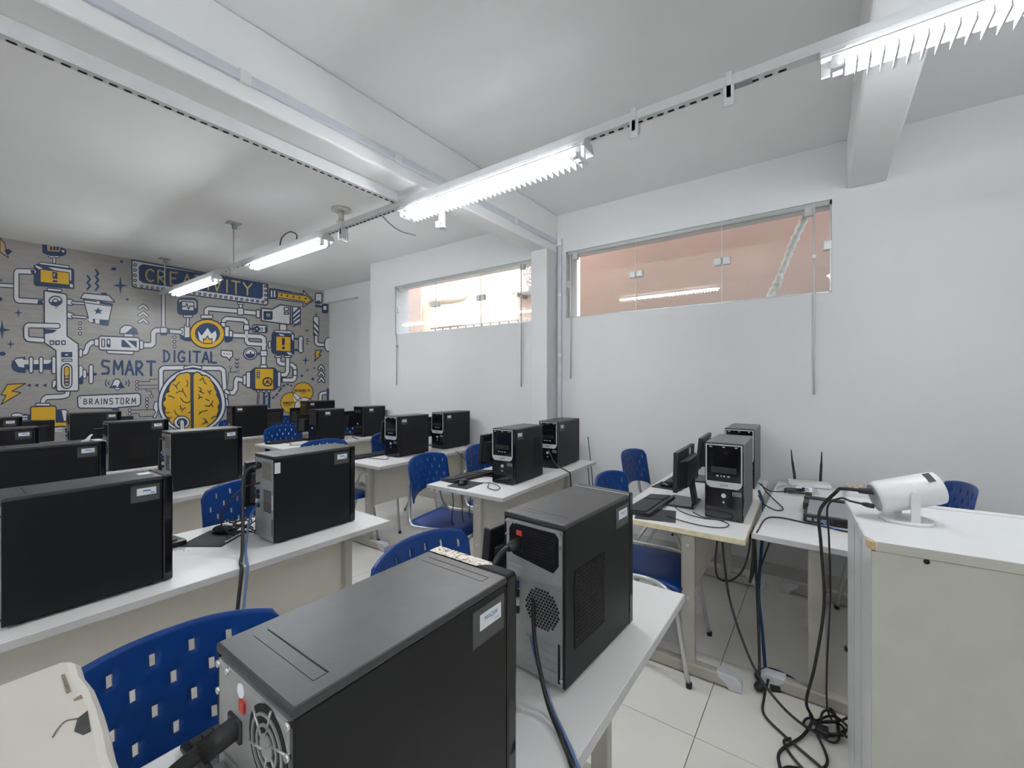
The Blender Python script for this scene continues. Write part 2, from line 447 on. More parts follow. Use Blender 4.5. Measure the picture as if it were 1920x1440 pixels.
# perforated mounting profile that carries the lamps
t = thing('lamp_mounting_profile', 'long white perforated steel profile carrying the lamps', 'steel profile', (LX, 0, 2.641))
B(-.022, .022, -2.25, 7.3, 0, .04).obj('profile', TRIMW, t)
_s = None
def slot(par, loc, along):
    global _s
    if _s is None:
        _s = MB().prism([(math.cos(a) * .006 + sx * .008, math.sin(a) * .005) for sx, rng in ((1, (-2, -1, 0, 1, 2)), (-1, (2, 3, 4, 5, 6))) for a in [q * PI / 4 for q in rng]], 'z', 0, .004).obj('slot', DARK, par); o = _s
    else:
        o = _s.copy(); C.objects.link(o); o.parent = par
    o.location = loc; o.rotation_euler = (0, 0, along)
    return o
for k in range(18): slot(t, (.006, 0.12 + .046 * k, -.003), PI / 2)
for k in range(18): slot(t, (.006, 2.42 + .046 * k, -.003), PI / 2)
for k in range(6): slot(t, (.006, 4.70 + .1 * k, -.003), PI / 2)
for y in (0.30, 0.69, 3.0, 5.0):
    mb = MB(); mb.box(-.03, .03, y - .012, y + .012, -.055, .055); mb.box(-.03, -.02, y - .02, y + .02, -.085, .0)
    mb.obj('profile_bracket', TRIMW, t, bevel=.004)
B(-.014, .014, 0.22, 0.29, -.004, .0).obj('rating_label', GREYP, t)
# profile along the beam
t = thing('beam_cable_profile', 'white perforated cable profile running along the ceiling beam', 'steel profile', (0, 2.352, 2.672))
B(-2.6, 1.90, -.022, .022, 0, .066).obj('profile', TRIMW, t)
for k in range(44): slot(t, (-.08 + .0455 * k, .008, -.003), 0)
# cable duct on the beam and down the wall
DUCT = mat('pale_grey_duct', (0.60, 0.62, 0.67), 0.45)
t = thing('cable_duct', 'pale cable duct along the ceiling beam and down beside the column', 'cable duct', (0, 2.145, 0))
B(-2.6, XW, -.022, 0, 2.815, 2.862).obj('duct', DUCT, t, bevel=.006)
for x in (.867, 1.74, 3.0): B(x - .025, x + .025, -.026, 0, 2.811, 2.866).obj('duct_coupling', TRIMW, t, bevel=.004)
B(XW - .03, XW, -.055, -.022, 0.35, 2.862).obj('duct', DUCT, t, bevel=.006)
B(XW - .045, XW, -.062, 0, 2.80, 2.87).obj('duct_elbow', TRIMW, t, bevel=.006)
for z in (1.0, 1.7, 2.3): B(XW - .034, XW, -.06, -.018, z, z + .03).obj('duct_clip', TRIMW, t)
# white spot hanging from the beam
t = thing('ceiling_spot', 'white cylindrical spot hanging from the ceiling beam', 'spotlight', (2.23, 2.24, 2.74))
MB().cyl((0, 0, -.012), (0, 0, 0), .035, 18).obj('canopy', WHITEP, t)
MB().cyl((0, 0, -.165), (0, 0, -.012), .027, 20).obj('spot_body', WHITEP, t)
MB().cyl((0, 0, -.172), (0, 0, -.160), .031, 20).obj('spot_rim', WHITEP, t)
B(-.032, -.026, -.02, .0, -.155, -.135).obj('slot_vent', GREYP, t); B(-.046, -.026, .0, .02, -.175, -.13).obj('clip', WHITEP, t)
# old ceiling fan hook, ceiling plates, stray wire
t = thing('ceiling_hook_plate', 'cream ceiling plate with a short hook between the lamps', 'ceiling hook', (2.385, 3.76, ZC))
CREAM = mat('cream_plastic', (0.62, 0.60, 0.54), 0.5)
MB().cyl((0, 0, -.02), (0, 0, 0), .09, 20).obj('plate', CREAM, t); MB().cyl((0, 0, -.13), (0, 0, -.02), .025, 12).obj('stem', CREAM, t)
MB().cyl((0, 0, -.14), (0, 0, -.12), .045, 14).obj('flange', CREAM, t)
mb = MB()
for k in range(5): mb.box(.03 + .022 * k, .036 + .022 * k, .06, .1, -.27, -.19)
mb.obj('terminal_comb', TRIMW, t); MB().tube([(0, 0, -.13), (.03, .03, -.2), (.08, .08, -.2)], .012, 8).obj('arm', CREAM, t)
for nm, lab, x, y, ln in (('ceiling_hanger', 'small grey ceiling plate with a thin rod near the CREATIVITY lettering', 1.93, 5.0, .44),
                          ('ceiling_hanger', 'thin white hanger rod in front of the R of CREATIVITY', 1.94, 7.2, .44)):
    t = thing(nm, lab, 'ceiling hanger', (x, y, ZC))
    B(-.06, .06, -.05, .05, -.014, 0).obj('plate', GREYP if ln < .4 else ALU, t, bevel=.004)
    MB().cyl((0, 0, -ln), (0, 0, -.012), .006, 6).obj('rod', TRIMW, t)
    B(-.012, .03, -.012, .012, -.06, -.01).obj('hook', GREYP, t)
t = MB().tube(smooth_path([(1.96, 2.62, 2.70), (2.05, 2.62, 2.64), (2.15, 2.60, 2.60), (2.28, 2.58, 2.60)], 5), .005, 6).obj('stray_wire', GREYP)
tag(t, 'stray grey wire end poking from the lamp profile next to the beam', 'wire')
t = MB().tube(smooth_path([(1.93, 4.02, 2.68), (1.93, 3.98, 2.76), (1.95, 3.88, 2.80), (1.96, 3.78, 2.76), (1.95, 3.76, 2.70)], 5), .006, 6).obj('stray_wire', PLAST)
tag(t, 'dark looped wire standing on top of the bare lamp', 'wire')
# ================================================================ desks
DH = 0.74
def make_desk(label, x0, x1, y0, dep=0.645, edge=EDGE, rz=0.0, modesty=True, group='computer desks in rows'):
    """y0 is the edge on the teacher's side; sitters face it from the mural side"""
    L = x1 - x0
    t = thing('computer_desk', label, 'desk', (x0, y0, 0), rz, group)
    B(0.001, L - .001, .001, dep - .001, DH - .0235, DH).obj('desk_top', LAMIN, t, bevel=.0015)
    mb = MB(); e = .0015
    mb.box(-e, L + e, -e, 0.001, DH - .024, DH - .001); mb.box(-e, L + e, dep - .001, dep + e, DH - .024, DH - .001)
    mb.box(-e, 0.001, 0, dep, DH - .024, DH - .001); mb.box(L - .001, L + e, 0, dep, DH - .024, DH - .001)
    mb.obj('edge_band', edge, t)
    yc = dep * .40
    for lx in (.09, L - .09):
        lg = B(-.021, .021, yc - .032, yc + .032, .055, DH - .024).obj('leg', LEGM, t, loc=(lx, 0, 0), bevel=.006)
        MB().box(-.025, .025, .05, dep - .05, 0.006, .062).obj('foot_rail', LEGM, lg, bevel=.008)
        MB().box(-.022, .022, .06, dep - .06, DH - .05, DH - .024).obj('top_bracket', LEGM, lg)
        for s, yy in ((1, .0), (-1, dep)):
            MB().prism([(yy + s * .02, .0), (yy + s * .02, .045), (yy + s * .045, .068), (yy + s * .13, .07), (yy + s * .12, .045), (yy + s * .085, .02), (yy + s * .075, 0)], 'x', -.028, .028).obj('foot_cap', CAPM, lg, bevel=.006)
        for zz in (DH - .1, DH - .36): MB().cyl((-.024, yc, zz), (-.02, yc, zz), .008, 10).obj('cap_bolt', CAPM, lg)
    if modesty: B(.11, L - .11, yc + .005, yc + .021, .34, DH - .024).obj('modesty_panel', MODEST, t, bevel=.002)
    return t
D_F0 = make_desk('white desk carrying the MAQ04 tower and the cream case', 0.0, 1.497, 0.37)
D_L1 = make_desk('white desk across the aisle from the two-tower window desk, fourth row from the mural', -0.10, 1.41, 1.805, rz=-0.012)
D_L2 = make_desk('white desk in the third row from the mural, on the side away from the windows', -0.10, 1.46, 3.185)
D_L3 = make_desk('white desk in the second row from the mural, on the side away from the windows', -0.10, 1.45, 4.47)
D_L4 = make_desk('white desk in the row closest to the mural, on the side away from the windows', -0.10, 1.45, 5.90)
D_A = make_desk('white desk with a worn cream edge between the fifth-row towers and the window wall', 2.165, 3.56, 0.277, edge=EDGE_Y, rz=0.02)
D_B = make_desk('white desk with the router, next to the white cabinet', 2.285, 3.60, .262, dep=.612, edge=EDGE, rz=PI - 0.01, modesty=False); D_B.location.x = 3.60; D_B.location.y = .249
D_G = make_desk('white window-side desk in the fourth row from the mural', 2.08, 3.53, 1.575, dep=.64, rz=0.035)
D_F = make_desk('white window-side desk in the third row from the mural', 2.245, 3.66, 2.985, rz=0.02)
D_E = make_desk('white window-side desk in the second row from the mural', 2.24, 3.64, 4.60)
D_H = make_desk('white window-side desk in the row closest to the mural', 2.23, 3.70, 5.92)

# ================================================================ chairs
def make_chair(label, loc, rz=0.0, group='blue slotted chairs'):
    t = thing('plastic_chair', label, 'chair', loc, rz, group)
    # slotted backrest shell, curved in plan, arched at top and bottom
    NU, NV = 40, 20; Wb = .232
    mb = MB(); bm = mb.bm
    def pt(i, j):
        u = -1 + 2 * i / NU; v = j / NV
        top = .912 - .035 * abs(u) ** 2.6 - (.03 * max(0, abs(u) - .9) / .1)
        bot = .605 + .055 * (1 - u * u) ** .7 if abs(u) < 1 else .605
        z = bot + (top - bot) * v
        y = .205 - .055 * u * u + .05 * (z - .60) / .3
        return (u * Wb * (1 - .02 * (1 - v)), y, z)
    vs = [[bm.verts.new(pt(i, j)) for j in range(NV + 1)] for i in range(NU + 1)]
    def hole(i, j):
        r = (j - 2) // 4; rr = (j - 2) % 4
        if j < 3 or j > NV - 2 or rr not in (1, 2) or i < 2 or i > NU - 3: return False
        return (i - 3 - (3 if r % 2 else 0)) % 6 == 0
    for i in range(NU):
        for j in range(NV):
            if not hole(i, j): bm.faces.new((vs[i][j], vs[i + 1][j], vs[i + 1][j + 1], vs[i][j + 1])).smooth = True
    mb.obj('backrest', BLUE, t, solid=.009)
    # seat shell, waterfall front and a slight dish
    mb = MB(); bm = mb.bm; NU, NV = 14, 14
    def sp(i, j):
        u = -1 + 2 * i / NU; v = j / NV
        y = -.235 + .445 * v
        z = .452 - .012 * (1 - u * u) * math.sin(PI * v) - .035 * max(0, 1 - v / .22) ** 2 + .015 * max(0, (v - .85) / .15)
        k = 1 - .05 * v - (.05 * max(0, 1 - v / .12) ** 2)
        return (u * .218 * k, y, z - .012 * abs(u) ** 6)
    vs = [[bm.verts.new(sp(i, j)) for j in range(NV + 1)] for i in range(NU + 1)]
    for i in range(NU):
        for j in range(NV): bm.faces.new((vs[i][j], vs[i + 1][j], vs[i + 1][j + 1], vs[i][j + 1])).smooth = True
    mb.obj('seat', BLUE, t, solid=.012)
    # two side frames: front leg that bends back under the seat and rises to the backrest, and a rear leg
    for s in (-1, 1):
        x = s * .236
        p = smooth_path([(x + s * .018, -.285, .012), (x + s * .008, -.245, .24), (x, -.222, .35), (x, -.175, .43), (x, -.09, .457), (x, .05, .452), (x, .15, .452), (x - s * .025, .20, .485), (x - s * .055, .225, .58), (x - s * .062, .236, .72)], 6)
        MB().tube(p, .0115, 10).obj('front_leg', STEEL, t)
        f = MB().tube([(x + s * .0, -.02, .447), (x + s * .018, .10, .26), (x + s * .028, .25, .012)], .0115, 10).obj('rear_leg', STEEL, t)
        for (fx, fy) in ((x + s * .019, -.287), (x + s * .029, .253)): MB().cyl((fx, fy, 0), (fx, fy, .022), .0145, 10).obj('foot_tip', PLAST, f)
        MB().cyl((x + s * .0, -.185, .40), (x + s * .02, -.185, .40), .009, 8).obj('end_plug', PLAST, f)
    for y in (-.12, .07): MB().tube([(-.236, y, .432), (.236, y, .432)], .010, 8).obj('cross_tube', STEEL, t)
    return t
CH = make_chair('blue slotted chair behind the MAQ04 tower, next to the cream case', (0.305, .90, 0))
def chair(label, x, y, rz=0.0): return dup(CH, label, (x, y, 0), rz)
chair('blue slotted chair behind the marble-patterned sticker of the MAQ04 tower', 1.02, .90, .06)
chair('blue slotted chair by the mouse mat of the fourth-row desk', 1.065, 2.36, -.03)
chair('blue slotted chair standing in the aisle end of the window-side fourth-row desk', 2.255, 2.18, .17)
chair('blue slotted chair behind the monitor of the window-side fourth-row desk', 2.83, 2.16, .1)
chair('blue slotted chair tucked under the desk with the worn cream edge', 2.385, .80, 0.02)
chair('blue slotted chair turned aside against the window wall behind the keyboard', 3.29, 1.0, -.05)
chair('blue slotted chair turned towards the router desk, by the white cabinet', 3.20, -.385, PI + .068)
chair('blue slotted chair at the aisle end of the window-side third-row desk', 2.20, 3.56, -.05)
chair('blue slotted chair behind the silver-rimmed tower of the window-side third-row desk', 2.95, 3.56, 0)
chair('blue slotted chair at the aisle end of the window-side second-row desk', 2.60, 5.12, 0.03)
chair('blue slotted chair at the wall end of the window-side second-row desk', 3.42, 5.15, 0.0)
chair('blue slotted chair between the mural and the window-side desk, by the Venn circles', 3.38, 6.72, 0)
chair('blue slotted chair between the mural and the window-side desk, by the valve drawing', 2.72, 6.75, 0)
# ================================================================ computer towers
TL, TW, TH = .385, .178, .385
def sticker(par, y, x, z, w=.052, h=.024, side=-1, word=None):
    """paper label on a side panel"""
    s = MB().box(x - w / 2, x + w / 2, y - (.0012 if side < 0 else 0), y + (0 if side < 0 else .0012), z - h / 2, z + h / 2).obj('label_sticker', STICK, par)
    if word:
        text_mesh(word, h * .42, 'label_text', INK, s, (x - .004 * 0, y + side * .0016, z + h * .12), (PI / 2, 0, 0 if side < 0 else PI))
        text_mesh('central', h * .2, 'label_text', INK, s, (x + w * .26 * (1 if side < 0 else -1), y + side * .0016, z - h * .28), (PI / 2, 0, 0 if side < 0 else PI))
    else:
        mb = MB(); mb.box(x - w * .2, x + w * .22, y + side * .0016, y + side * .0010, z + h * .02, z + h * .18); mb.box(x + w * .2, x + w * .42, y + side * .0016, y + side * .0010, z - h * .32, z - h * .2)
        mb.obj('label_text', INK, s)
    return s

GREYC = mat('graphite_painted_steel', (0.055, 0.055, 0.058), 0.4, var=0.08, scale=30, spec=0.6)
GTOP = mat('graphite_top_lit', (0.13, 0.13, 0.132), 0.38, var=0.08, scale=30, spec=0.6)  # lit copy of the graphite steel, top light put into the colour
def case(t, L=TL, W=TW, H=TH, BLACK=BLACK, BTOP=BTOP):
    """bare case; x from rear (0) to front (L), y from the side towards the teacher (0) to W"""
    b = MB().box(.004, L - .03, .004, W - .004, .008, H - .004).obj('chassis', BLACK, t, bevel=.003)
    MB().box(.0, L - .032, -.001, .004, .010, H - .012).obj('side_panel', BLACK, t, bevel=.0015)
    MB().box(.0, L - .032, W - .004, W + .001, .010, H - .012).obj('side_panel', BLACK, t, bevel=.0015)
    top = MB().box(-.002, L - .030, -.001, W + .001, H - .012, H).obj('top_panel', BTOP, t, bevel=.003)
    for x in (.040, L - .060):                     # pressed grooves across the top
        MB().box(x - .008, x + .008, .022, W - .022, H - .001, H + .0006).obj('pressed_groove', BTOP, top, bevel=.0005)
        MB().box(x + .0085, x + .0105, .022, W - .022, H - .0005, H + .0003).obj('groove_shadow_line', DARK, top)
    for x in (.04, L - .06):
        for y in (.03, W - .03): MB().cyl((x, y, 0), (x, y, .01), .011, 10).obj('rubber_foot', PLAST, b)
    return b

def rear_panel(t, W, H, style):
    """rear, at x = 0 facing -x"""
    r = MB().box(-.001, .004, .007, W - .007, .012, H - .016).obj('rear_panel', REAR, t)
    sc0 = None
    for (y, z) in ((.008, H - .02), (W - .009, H - .022), (W - .009, H - .055), (.009, H - .052), (W - .035, H - .021), (.008, .03)):
        if sc0 is None: sc0 = sc = MB().cyl((-.0045, 0, 0), (0, 0, 0), .0042, 10).obj('screw', SCREW, r)
        else: sc = sc0.copy(); C.objects.link(sc); sc.parent = r
        sc.location = (0, y, z)
    zt = H - .022
    if style == 'fan':                             # supply with a stamped fan grille
        MB().box(-.0022, 0, .010, W - .010, H - .118, zt).obj('supply_plate', REAR, r, bevel=.001)
        cy, cz = .050, H - .061
        MB().ring((-.0030, cy, cz), .0005, .042, 'x', .001, 32).obj('fan_opening', DARK, r)
        mb = MB()
        for rr in (.012, .0215, .0325): mb.ring((-.0046, cy, cz), rr - .0016, rr + .0016, 'x', .0018, 30)
        mb.ring((-.0046, cy, cz), .0008, .0105, 'x', .0018, 20)
        for a in range(6):
            an = a * PI / 3 + .4
            mb.tube([(-.0038, cy + .010 * math.cos(an), cz + .010 * math.sin(an)), (-.0038, cy + .043 * math.cos(an + .35), cz + .043 * math.sin(an + .35))], .0015, 5)
        mb.obj('fan_grille', REAR, r)
        MB().cyl((-.0034, W - .072, H - .029), (-.002, W - .072, H - .029), .008, 16).obj('round_seal', STICK, r)
        MB().box(-.005, 0, W - .084, W - .071, H - .050, H - .038).obj('voltage_switch', RED, r)
        MB().box(-.006, 0, W - .075, W - .042, H - .090, H - .064).obj('power_inlet', PLAST, r, bevel=.002)
    elif style == 'grey':                          # grey supply with a fine mesh, slits below
        MB().box(-.0022, 0, .014, W - .010, H - .112, zt).obj('supply_plate', REAR, r, bevel=.001)
        mb = MB()
        for k in range(14): mb.box(-.0032, -.002, .020, W - .075, H - .106 + .0055 * k, H - .1035 + .0055 * k)
        mb.obj('supply_slits', mat('brown_grey_mesh', (.16, .13, .11), .6), r)
        MB().box(-.006, 0, W - .062, W - .028, H - .062, H - .036).obj('power_inlet', PLAST, r, bevel=.002)
        mb = MB()
        for k in range(16): mb.box(-.0026, -.001, .022, .092, .135 + .0062 * k, .1375 + .0062 * k)
        mb.obj('vent_slits', DARK, r)
        MB().box(-.004, 0, .004, .016, .15, .215).obj('side_latch', SILV, r, bevel=.001)
    else:                                          # black supply behind a cut-out
        MB().prism([(.016, H - .098), (.030, H - .116), (W - .030, H - .100), (W - .018, H - .085), (W - .018, H - .038), (W - .028, H - .024), (.026, H - .024), (.016, H - .034)], 'x', -.0035, 0).obj('black_supply', BLACK, r)
        mb = MB()
        for k in range(9): mb.box(-.0045, -.003, .024, W - .08, H - .092 + .007 * k, H - .090 + .007 * k)
        mb.obj('supply_slits', PLAST, r)
        MB().box(-.006, 0, W - .058, W - .042, H - .050, H - .038).obj('voltage_switch', RED, r)
        MB().box(-.006, 0, W - .062, W - .028, H - .090, H - .064).obj('power_inlet', PLAST, r, bevel=.002)
        mb = MB(); cy, cz, pit = .062, .175, .0083
        for a in range(-7, 8):
            for b in range(-7, 8):
                y = cy + (a + (b % 2) * .5) * pit; z = cz + b * pit * .87
                if math.hypot(y - cy, z - cz) < .047 and .014 < y < W - .02:
                    mb.prism([(y + .0033 * math.cos(q * PI / 3 + .5), z + .0033 * math.sin(q * PI / 3 + .5)) for q in range(6)], 'x', -.002, -.0005)
        mb.obj('hexagonal_vent', DARK, r)['kind'] = 'stuff'
    # motherboard connectors and card slots
    MB().box(-.003, 0, W - .058, W - .014, .118, H - .125).obj('connector_plate', REAR, r, bevel=.001)
    for k, (z, m, d) in enumerate(((H - .150, GREYP, .010), (H - .178, CABLEB, .012), (H - .200, PLAST, .008), (H - .222, SILV, .006), (H - .240, PLAST, .007))):
        MB().box(-.003 - d, -.002, W - .05, W - .022, z, z + .016).obj('connector', m, r, bevel=.001)
    for k in range(4):
        MB().box(-.0028, 0, .020, W - .070, .028 + .020 * k, .042 + .020 * k).obj('card_slot_cover', REAR, r, bevel=.001)
    MB().box(-.0015, 0, .012, .018, .02, .11).obj('slot_opening', DARK, r)
    return r

def front_plain(t, L, W, H):
    f = MB().box(L - .030, L, -.001, W + .001, .004, H).obj('front_bezel', GLOSS, t, bevel=.006)
    MB().box(L - .0005, L + .001, .02, W - .02, H - .08, H - .04).obj('drive_bay', PLAST, f)
    MB().cyl((L, W / 2, .17), (L + .003, W / 2, .17), .011, 16).obj('power_button', SILV, f)
    return f

def front_silver(t, L, W, H):
    """gloss front with a silver rim round the drive bays"""
    f = MB().box(L - .034, L, -.001, W + .001, .004, H).obj('front_bezel', GLOSS, t, bevel=.007)
    z0 = .165; y0, y1 = .004, W - .004; z1 = H - .006; x = L
    # rim: rounded U with a heavy lower lip
    mb = MB()
    mb.prism([(y0, z1), (y0, z0 + .03), (y0 + .006, z0 + .012), (y0 + .022, z0), (y1 - .022, z0), (y1 - .006, z0 + .012), (y1, z0 + .03), (y1, z1), (y1 - .006, z1), (y1 - .006, z0 + .033), (y0 + .006, z0 + .033), (y0 + .006, z1)], 'x', x - .001, x + .0035)
    mb.box(x - .001, x + .0035, y0, y1, z1 - .006, z1)
    mb.obj('silver_rim', SILV, f)
    bay = MB().box(x, x + .0018, y0 + .008, y1 - .008, z0 + .036, z1 - .008).obj('bay_window', GLOSS, f)
    bay['label'] = 'gloss black drive bay window'
    mb = MB()
    for yy, w in ((.028, .014), (W / 2, .012), (W - .032, .012)): mb.box(x + .0018, x + .003, yy - w / 2, yy + w / 2, H - .022, H - .017)
    for yy, w in ((.06, .010), (.078, .006), (.092, .006), (.112, .011)): mb.box(x + .0018, x + .003, yy - w / 2, yy + w / 2, z0 + .058, z0 + .065)
    mb.box(x + .0018, x + .003, .125, .138, z0 + .088, z0 + .095)
    mb.obj('silver_marks', SILV, f)
    MB().box(x + .0018, x + .004, .03, W - .03, z0 + .078, z0 + .108).obj('card_reader', PLAST, f, bevel=.004)
    mb = MB(); lw = .0012                                # black zig-zag maker's mark on the lip
    zz = z0 + .016; yy = W / 2
    pts = [(-.017, -.004), (-.017, .003), (-.012, .004), (-.010, -.002), (-.008, .003), (-.004, -.003), (-.002, .002), (.002, -.003), (.004, .004), (.007, -.003), (.010, .004), (.013, -.002), (.016, -.005)]
    mb.tube([(x + .004, yy - p[0], zz + p[1]) for p in pts], lw, 5)
    mb.obj('maker_mark', INKK, f)
    MB().cyl((x, W / 2, .128), (x + .004, W / 2, .128), .011, 18).obj('power_button', SILV, f)
    MB().cyl((x, W / 2, .094), (x + .003, W / 2, .094), .005, 12).obj('reset_button', SILV, f)
    mb = MB(); mb.box(x, x + .0012, W - .048, W - .010, .132, .150); s = mb.obj('small_badge', SILV, f)
    MB().box(x + .001, x + .0018, W - .046, W - .012, .134, .148).obj('badge_field', GLOSS, s)
    text_mesh('Work', .011, 'badge_text', SILV, s, (x + .0022, W - .029, .141), (PI / 2, 0, PI / 2))
    MB().box(x, x + .002, .03, W - .03, .03, .060).obj('port_flap', GLOSS, f, bevel=.004)
    return f

def tower(label, x, y, front='plain', rear=None, flip=False, word=None, L=TL, W=TW, H=TH, rz=0.0, sx=None, sz=None, vent=None, group='black computer towers', z=DH, grey=False):
    """x,y: corner nearest the teacher and away from the windows"""
    t = thing('computer_tower', label, 'computer', (x, y, z), rz, group)
    if flip: t.location = (x + L * math.cos(rz) - W * math.sin(rz), y + L * math.sin(rz) + W * math.cos(rz), z); t.rotation_euler = (0, 0, PI + rz)
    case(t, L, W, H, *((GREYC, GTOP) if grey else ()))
    rear_panel(t, W, H, rear or 'vent')
    (front_silver if front == 'silver' else front_plain)(t, L, W, H)
    ys, side = (0 - .001, -1) if not flip else (W + .001, 1)
    sxx = sx if sx is not None else (L - .075 if not flip else L - .085)
    szz = sz if sz is not None else H - .045
    if word != '':
        MB().box(sxx - .042, sxx + .036, ys - (.0006 if side < 0 else 0), ys + (0 if side < 0 else .0006), szz - .034, szz + .022).obj('tape_film', TAPE, t)
        sticker(t, ys + side * .0005, sxx, szz, side=side, word=word)
    if vent:
        vx0, vx1, vz0, vz1 = vent
        v = MB().box(vx0, vx1, ys - .0006 if side < 0 else ys, ys if side < 0 else ys + .0006, vz0, vz1).obj('side_vent', DARK, t)
        mb = MB(); n = int((vz1 - vz0) / .0095)
        for k in range(n + 1):
            z0 = vz0 + k * (vz1 - vz0) / n
            mb.box(vx0 - .001, vx1 + .001, ys + side * .0016, ys + side * .0004, z0 - .0013, z0 + .0013)
        nn = int((vx1 - vx0) / .0125)
        for k in range(nn + 1):
            xx = vx0 + k * (vx1 - vx0) / nn
            mb.box(xx - .001, xx + .001, ys + side * .0014, ys + side * .0004, vz0, vz1)
        mb.obj('vent_grid', BLACK, v)
    return t

T1 = tower('black tower labelled MAQ04 with a round silver fan grille at its rear', .218, .425, rear='fan', word='MAQ04', L=.385, W=.186)
T2 = tower('black tower with a large perforated side vent, next to the MAQ04 tower', .855, .470, rear='vent', word='MAQ01', vent=(.042, .190, .085, .265), rz=-.055, L=.378)
MB().box(.340, .3435, -.0015, .1795, .3835, .3862).obj('front_rim', SILV, T2)
# peeled patterned sticker on the front edge of the MAQ04 tower
PEEL = bpy.data.materials.new('peeled_sticker'); PEEL.use_nodes = True
_n = PEEL.node_tree; _p = _n.nodes['Principled BSDF']; _p.inputs['Roughness'].default_value = .3
_v = _n.nodes.new('ShaderNodeTexNoise'); _v.inputs['Scale'].default_value = 55; _v.inputs['Distortion'].default_value = 2.5
_r = _n.nodes.new('ShaderNodeValToRGB'); _t = _n.nodes.new('ShaderNodeTexCoord')
_r.color_ramp.elements[0].position = .36; _r.color_ramp.elements[0].color = (.22, .13, .08, 1)
_r.color_ramp.elements[1].position = .5; _r.color_ramp.elements[1].color = (.85, .80, .72, 1)
_n.links.new(_t.outputs['Object'], _v.inputs['Vector']); _n.links.new(_v.outputs['Fac'], _r.inputs['Fac']); _n.links.new(_r.outputs['Color'], _p.inputs['Base Color'])
MATS['peeled_sticker'] = PEEL
MB().prism([(.357, .186), (.384, .186), (.384, .055), (.377, .048), (.370, .060), (.357, .070)], 'z', .385, .3858).obj('peeled_sticker', PEEL, T1)['label'] = 'peeled white and brown patterned sticker'

# fourth row from the mural, side away from the windows
TA1 = tower('black tower on the fourth-row desk, left of the one with its grey rear showing', .135, 1.888, rear='vent', L=.398, H=.378)
TB1 = tower('black tower with its grey metal rear and loose cables showing, fourth row', .900, 1.925, rear='grey', L=.400, H=.385)
MB().box(.002, .026, -.0025, -.0012, TH - .075, TH - .028).obj('inspection_sticker', STICK, TB1)
# third row
TE2 = tower('black tower on the third-row desk with a small crumpled paper on its top', .20, 3.262, L=.415, H=.378)
TD2 = tower('black tower with a battered metal rear, third row, in front of the brain drawing', .945, 3.385, rear='grey', L=.420, H=.385)
# second row
tower('black tower on the second-row desk away from the windows, beside the robot drawing', .105, 4.56, L=.40, H=.385)
tower('black tower with a square side vent, second row, below the BRAINSTORM bubble', .872, 4.56, L=.385, H=.390, vent=(.12, .26, .09, .26))
# first row
tower('black tower on the desk along the mural, below the lightning bolt', .165, 6.03, L=.395, H=.385)
tower('black tower on the desk along the mural, below the BRAINSTORM bubble', .87, 6.03, L=.385, H=.400)
# window side
TG = tower('black tower with silver-rimmed front and a side vent, aisle end of the fourth-row window desk', 2.365, 1.700, 'silver', flip=True, rz=.035, vent=(.03, .13, .10, .30), L=.405)
TH1 = tower('black tower with silver-rimmed front at the wall end of the fourth-row window desk', 3.03, 1.735, 'silver', flip=True, rz=.05, L=.43)
TFa = tower('black tower with silver-rimmed front at the aisle end of the third-row window desk', 2.605, 3.205, 'silver', flip=True, L=.40, rz=.01)
TFb = tower('black tower with silver-rimmed front at the wall end of the third-row window desk', 3.21, 3.205, 'silver', flip=True, L=.42, rz=.01)
tower('plain dark tower on the second-row window desk, in front of the Venn circles', 2.69, 4.74, flip=True, L=.36, H=.385, sx=.22)
tower('plain dark tower on the second-row window desk next to the window wall', 3.31, 4.76, flip=True, L=.36, H=.39, sx=.22)
tower('plain dark tower on the desk along the mural, under the valve drawing', 2.30, 6.00, flip=True, L=.42, H=.405)
tower('plain dark tower on the desk along the mural, overtopping the one before the Venn circles', 3.27, 6.02, flip=True, L=.44, H=.43)
TI = tower('black tower with silver-rimmed front and small badge on the desk with the worn cream edge', 2.41, .315, 'silver', flip=True, word='', L=.43, H=.395, rz=.02, grey=True)
TJ = tower('black tower with silver-rimmed front behind the badged tower, against the window wall', 3.215, .355, 'silver', flip=True, word='', L=.42, H=.395, rz=.02, grey=True)

# ================================================================ monitors, keyboards, mice
def make_monitor(label, x, y, rz=0.0, W=.435, z=DH, tilt=-.10, note=None, group='black monitors'):
    """screen faces +y (the sitter); x is the end away from the windows"""
    t = thing('monitor', label, 'monitor', (x + W / 2 * math.cos(rz), y + W / 2 * math.sin(rz), z), rz, group)
    h0, h1 = .105, .325
    s = MB().box(-W / 2, W / 2, -.012, .012, 0, h1 - h0).obj('panel', PLAST, t, loc=(0, 0, h0), rot=(-tilt, 0, 0), bevel=.004)
    MB().prism([(-W / 2 + .02, -.012), (W / 2 - .02, -.012), (W / 2 - .07, -.05), (-W / 2 + .07, -.05)], 'z', .02, h1 - h0 - .05).obj('rear_cover', PLAST, s, bevel=.006)
    MB().box(-W / 2 + .014, W / 2 - .014, .012, .0135, .02, h1 - h0 - .014).obj('screen', GLOSS, s)
    if note: MB().box(.06, .10, -.0135, -.0122, h1 - h0 - .048, h1 - h0 - .008).obj('serial_sticker', STICK, s)
    MB().prism([(-.05, .006), (-.075, .006), (-.045, .19), (-.02, .19)], 'x', -.03, .03).obj('stand_neck', PLAST, t, bevel=.004)
    MB().prism([(-.11, -.075), (.11, -.075), (.12, .09), (-.12, .09)], 'z', 0, .012).obj('stand_base', GLOSS, t, bevel=.004)
    return t
MON = make_monitor
MON('black monitor behind the MAQ04 tower', .30, .735, W=.38)
MON('black monitor behind the perforated-vent tower', .875, .735, rz=-.03)
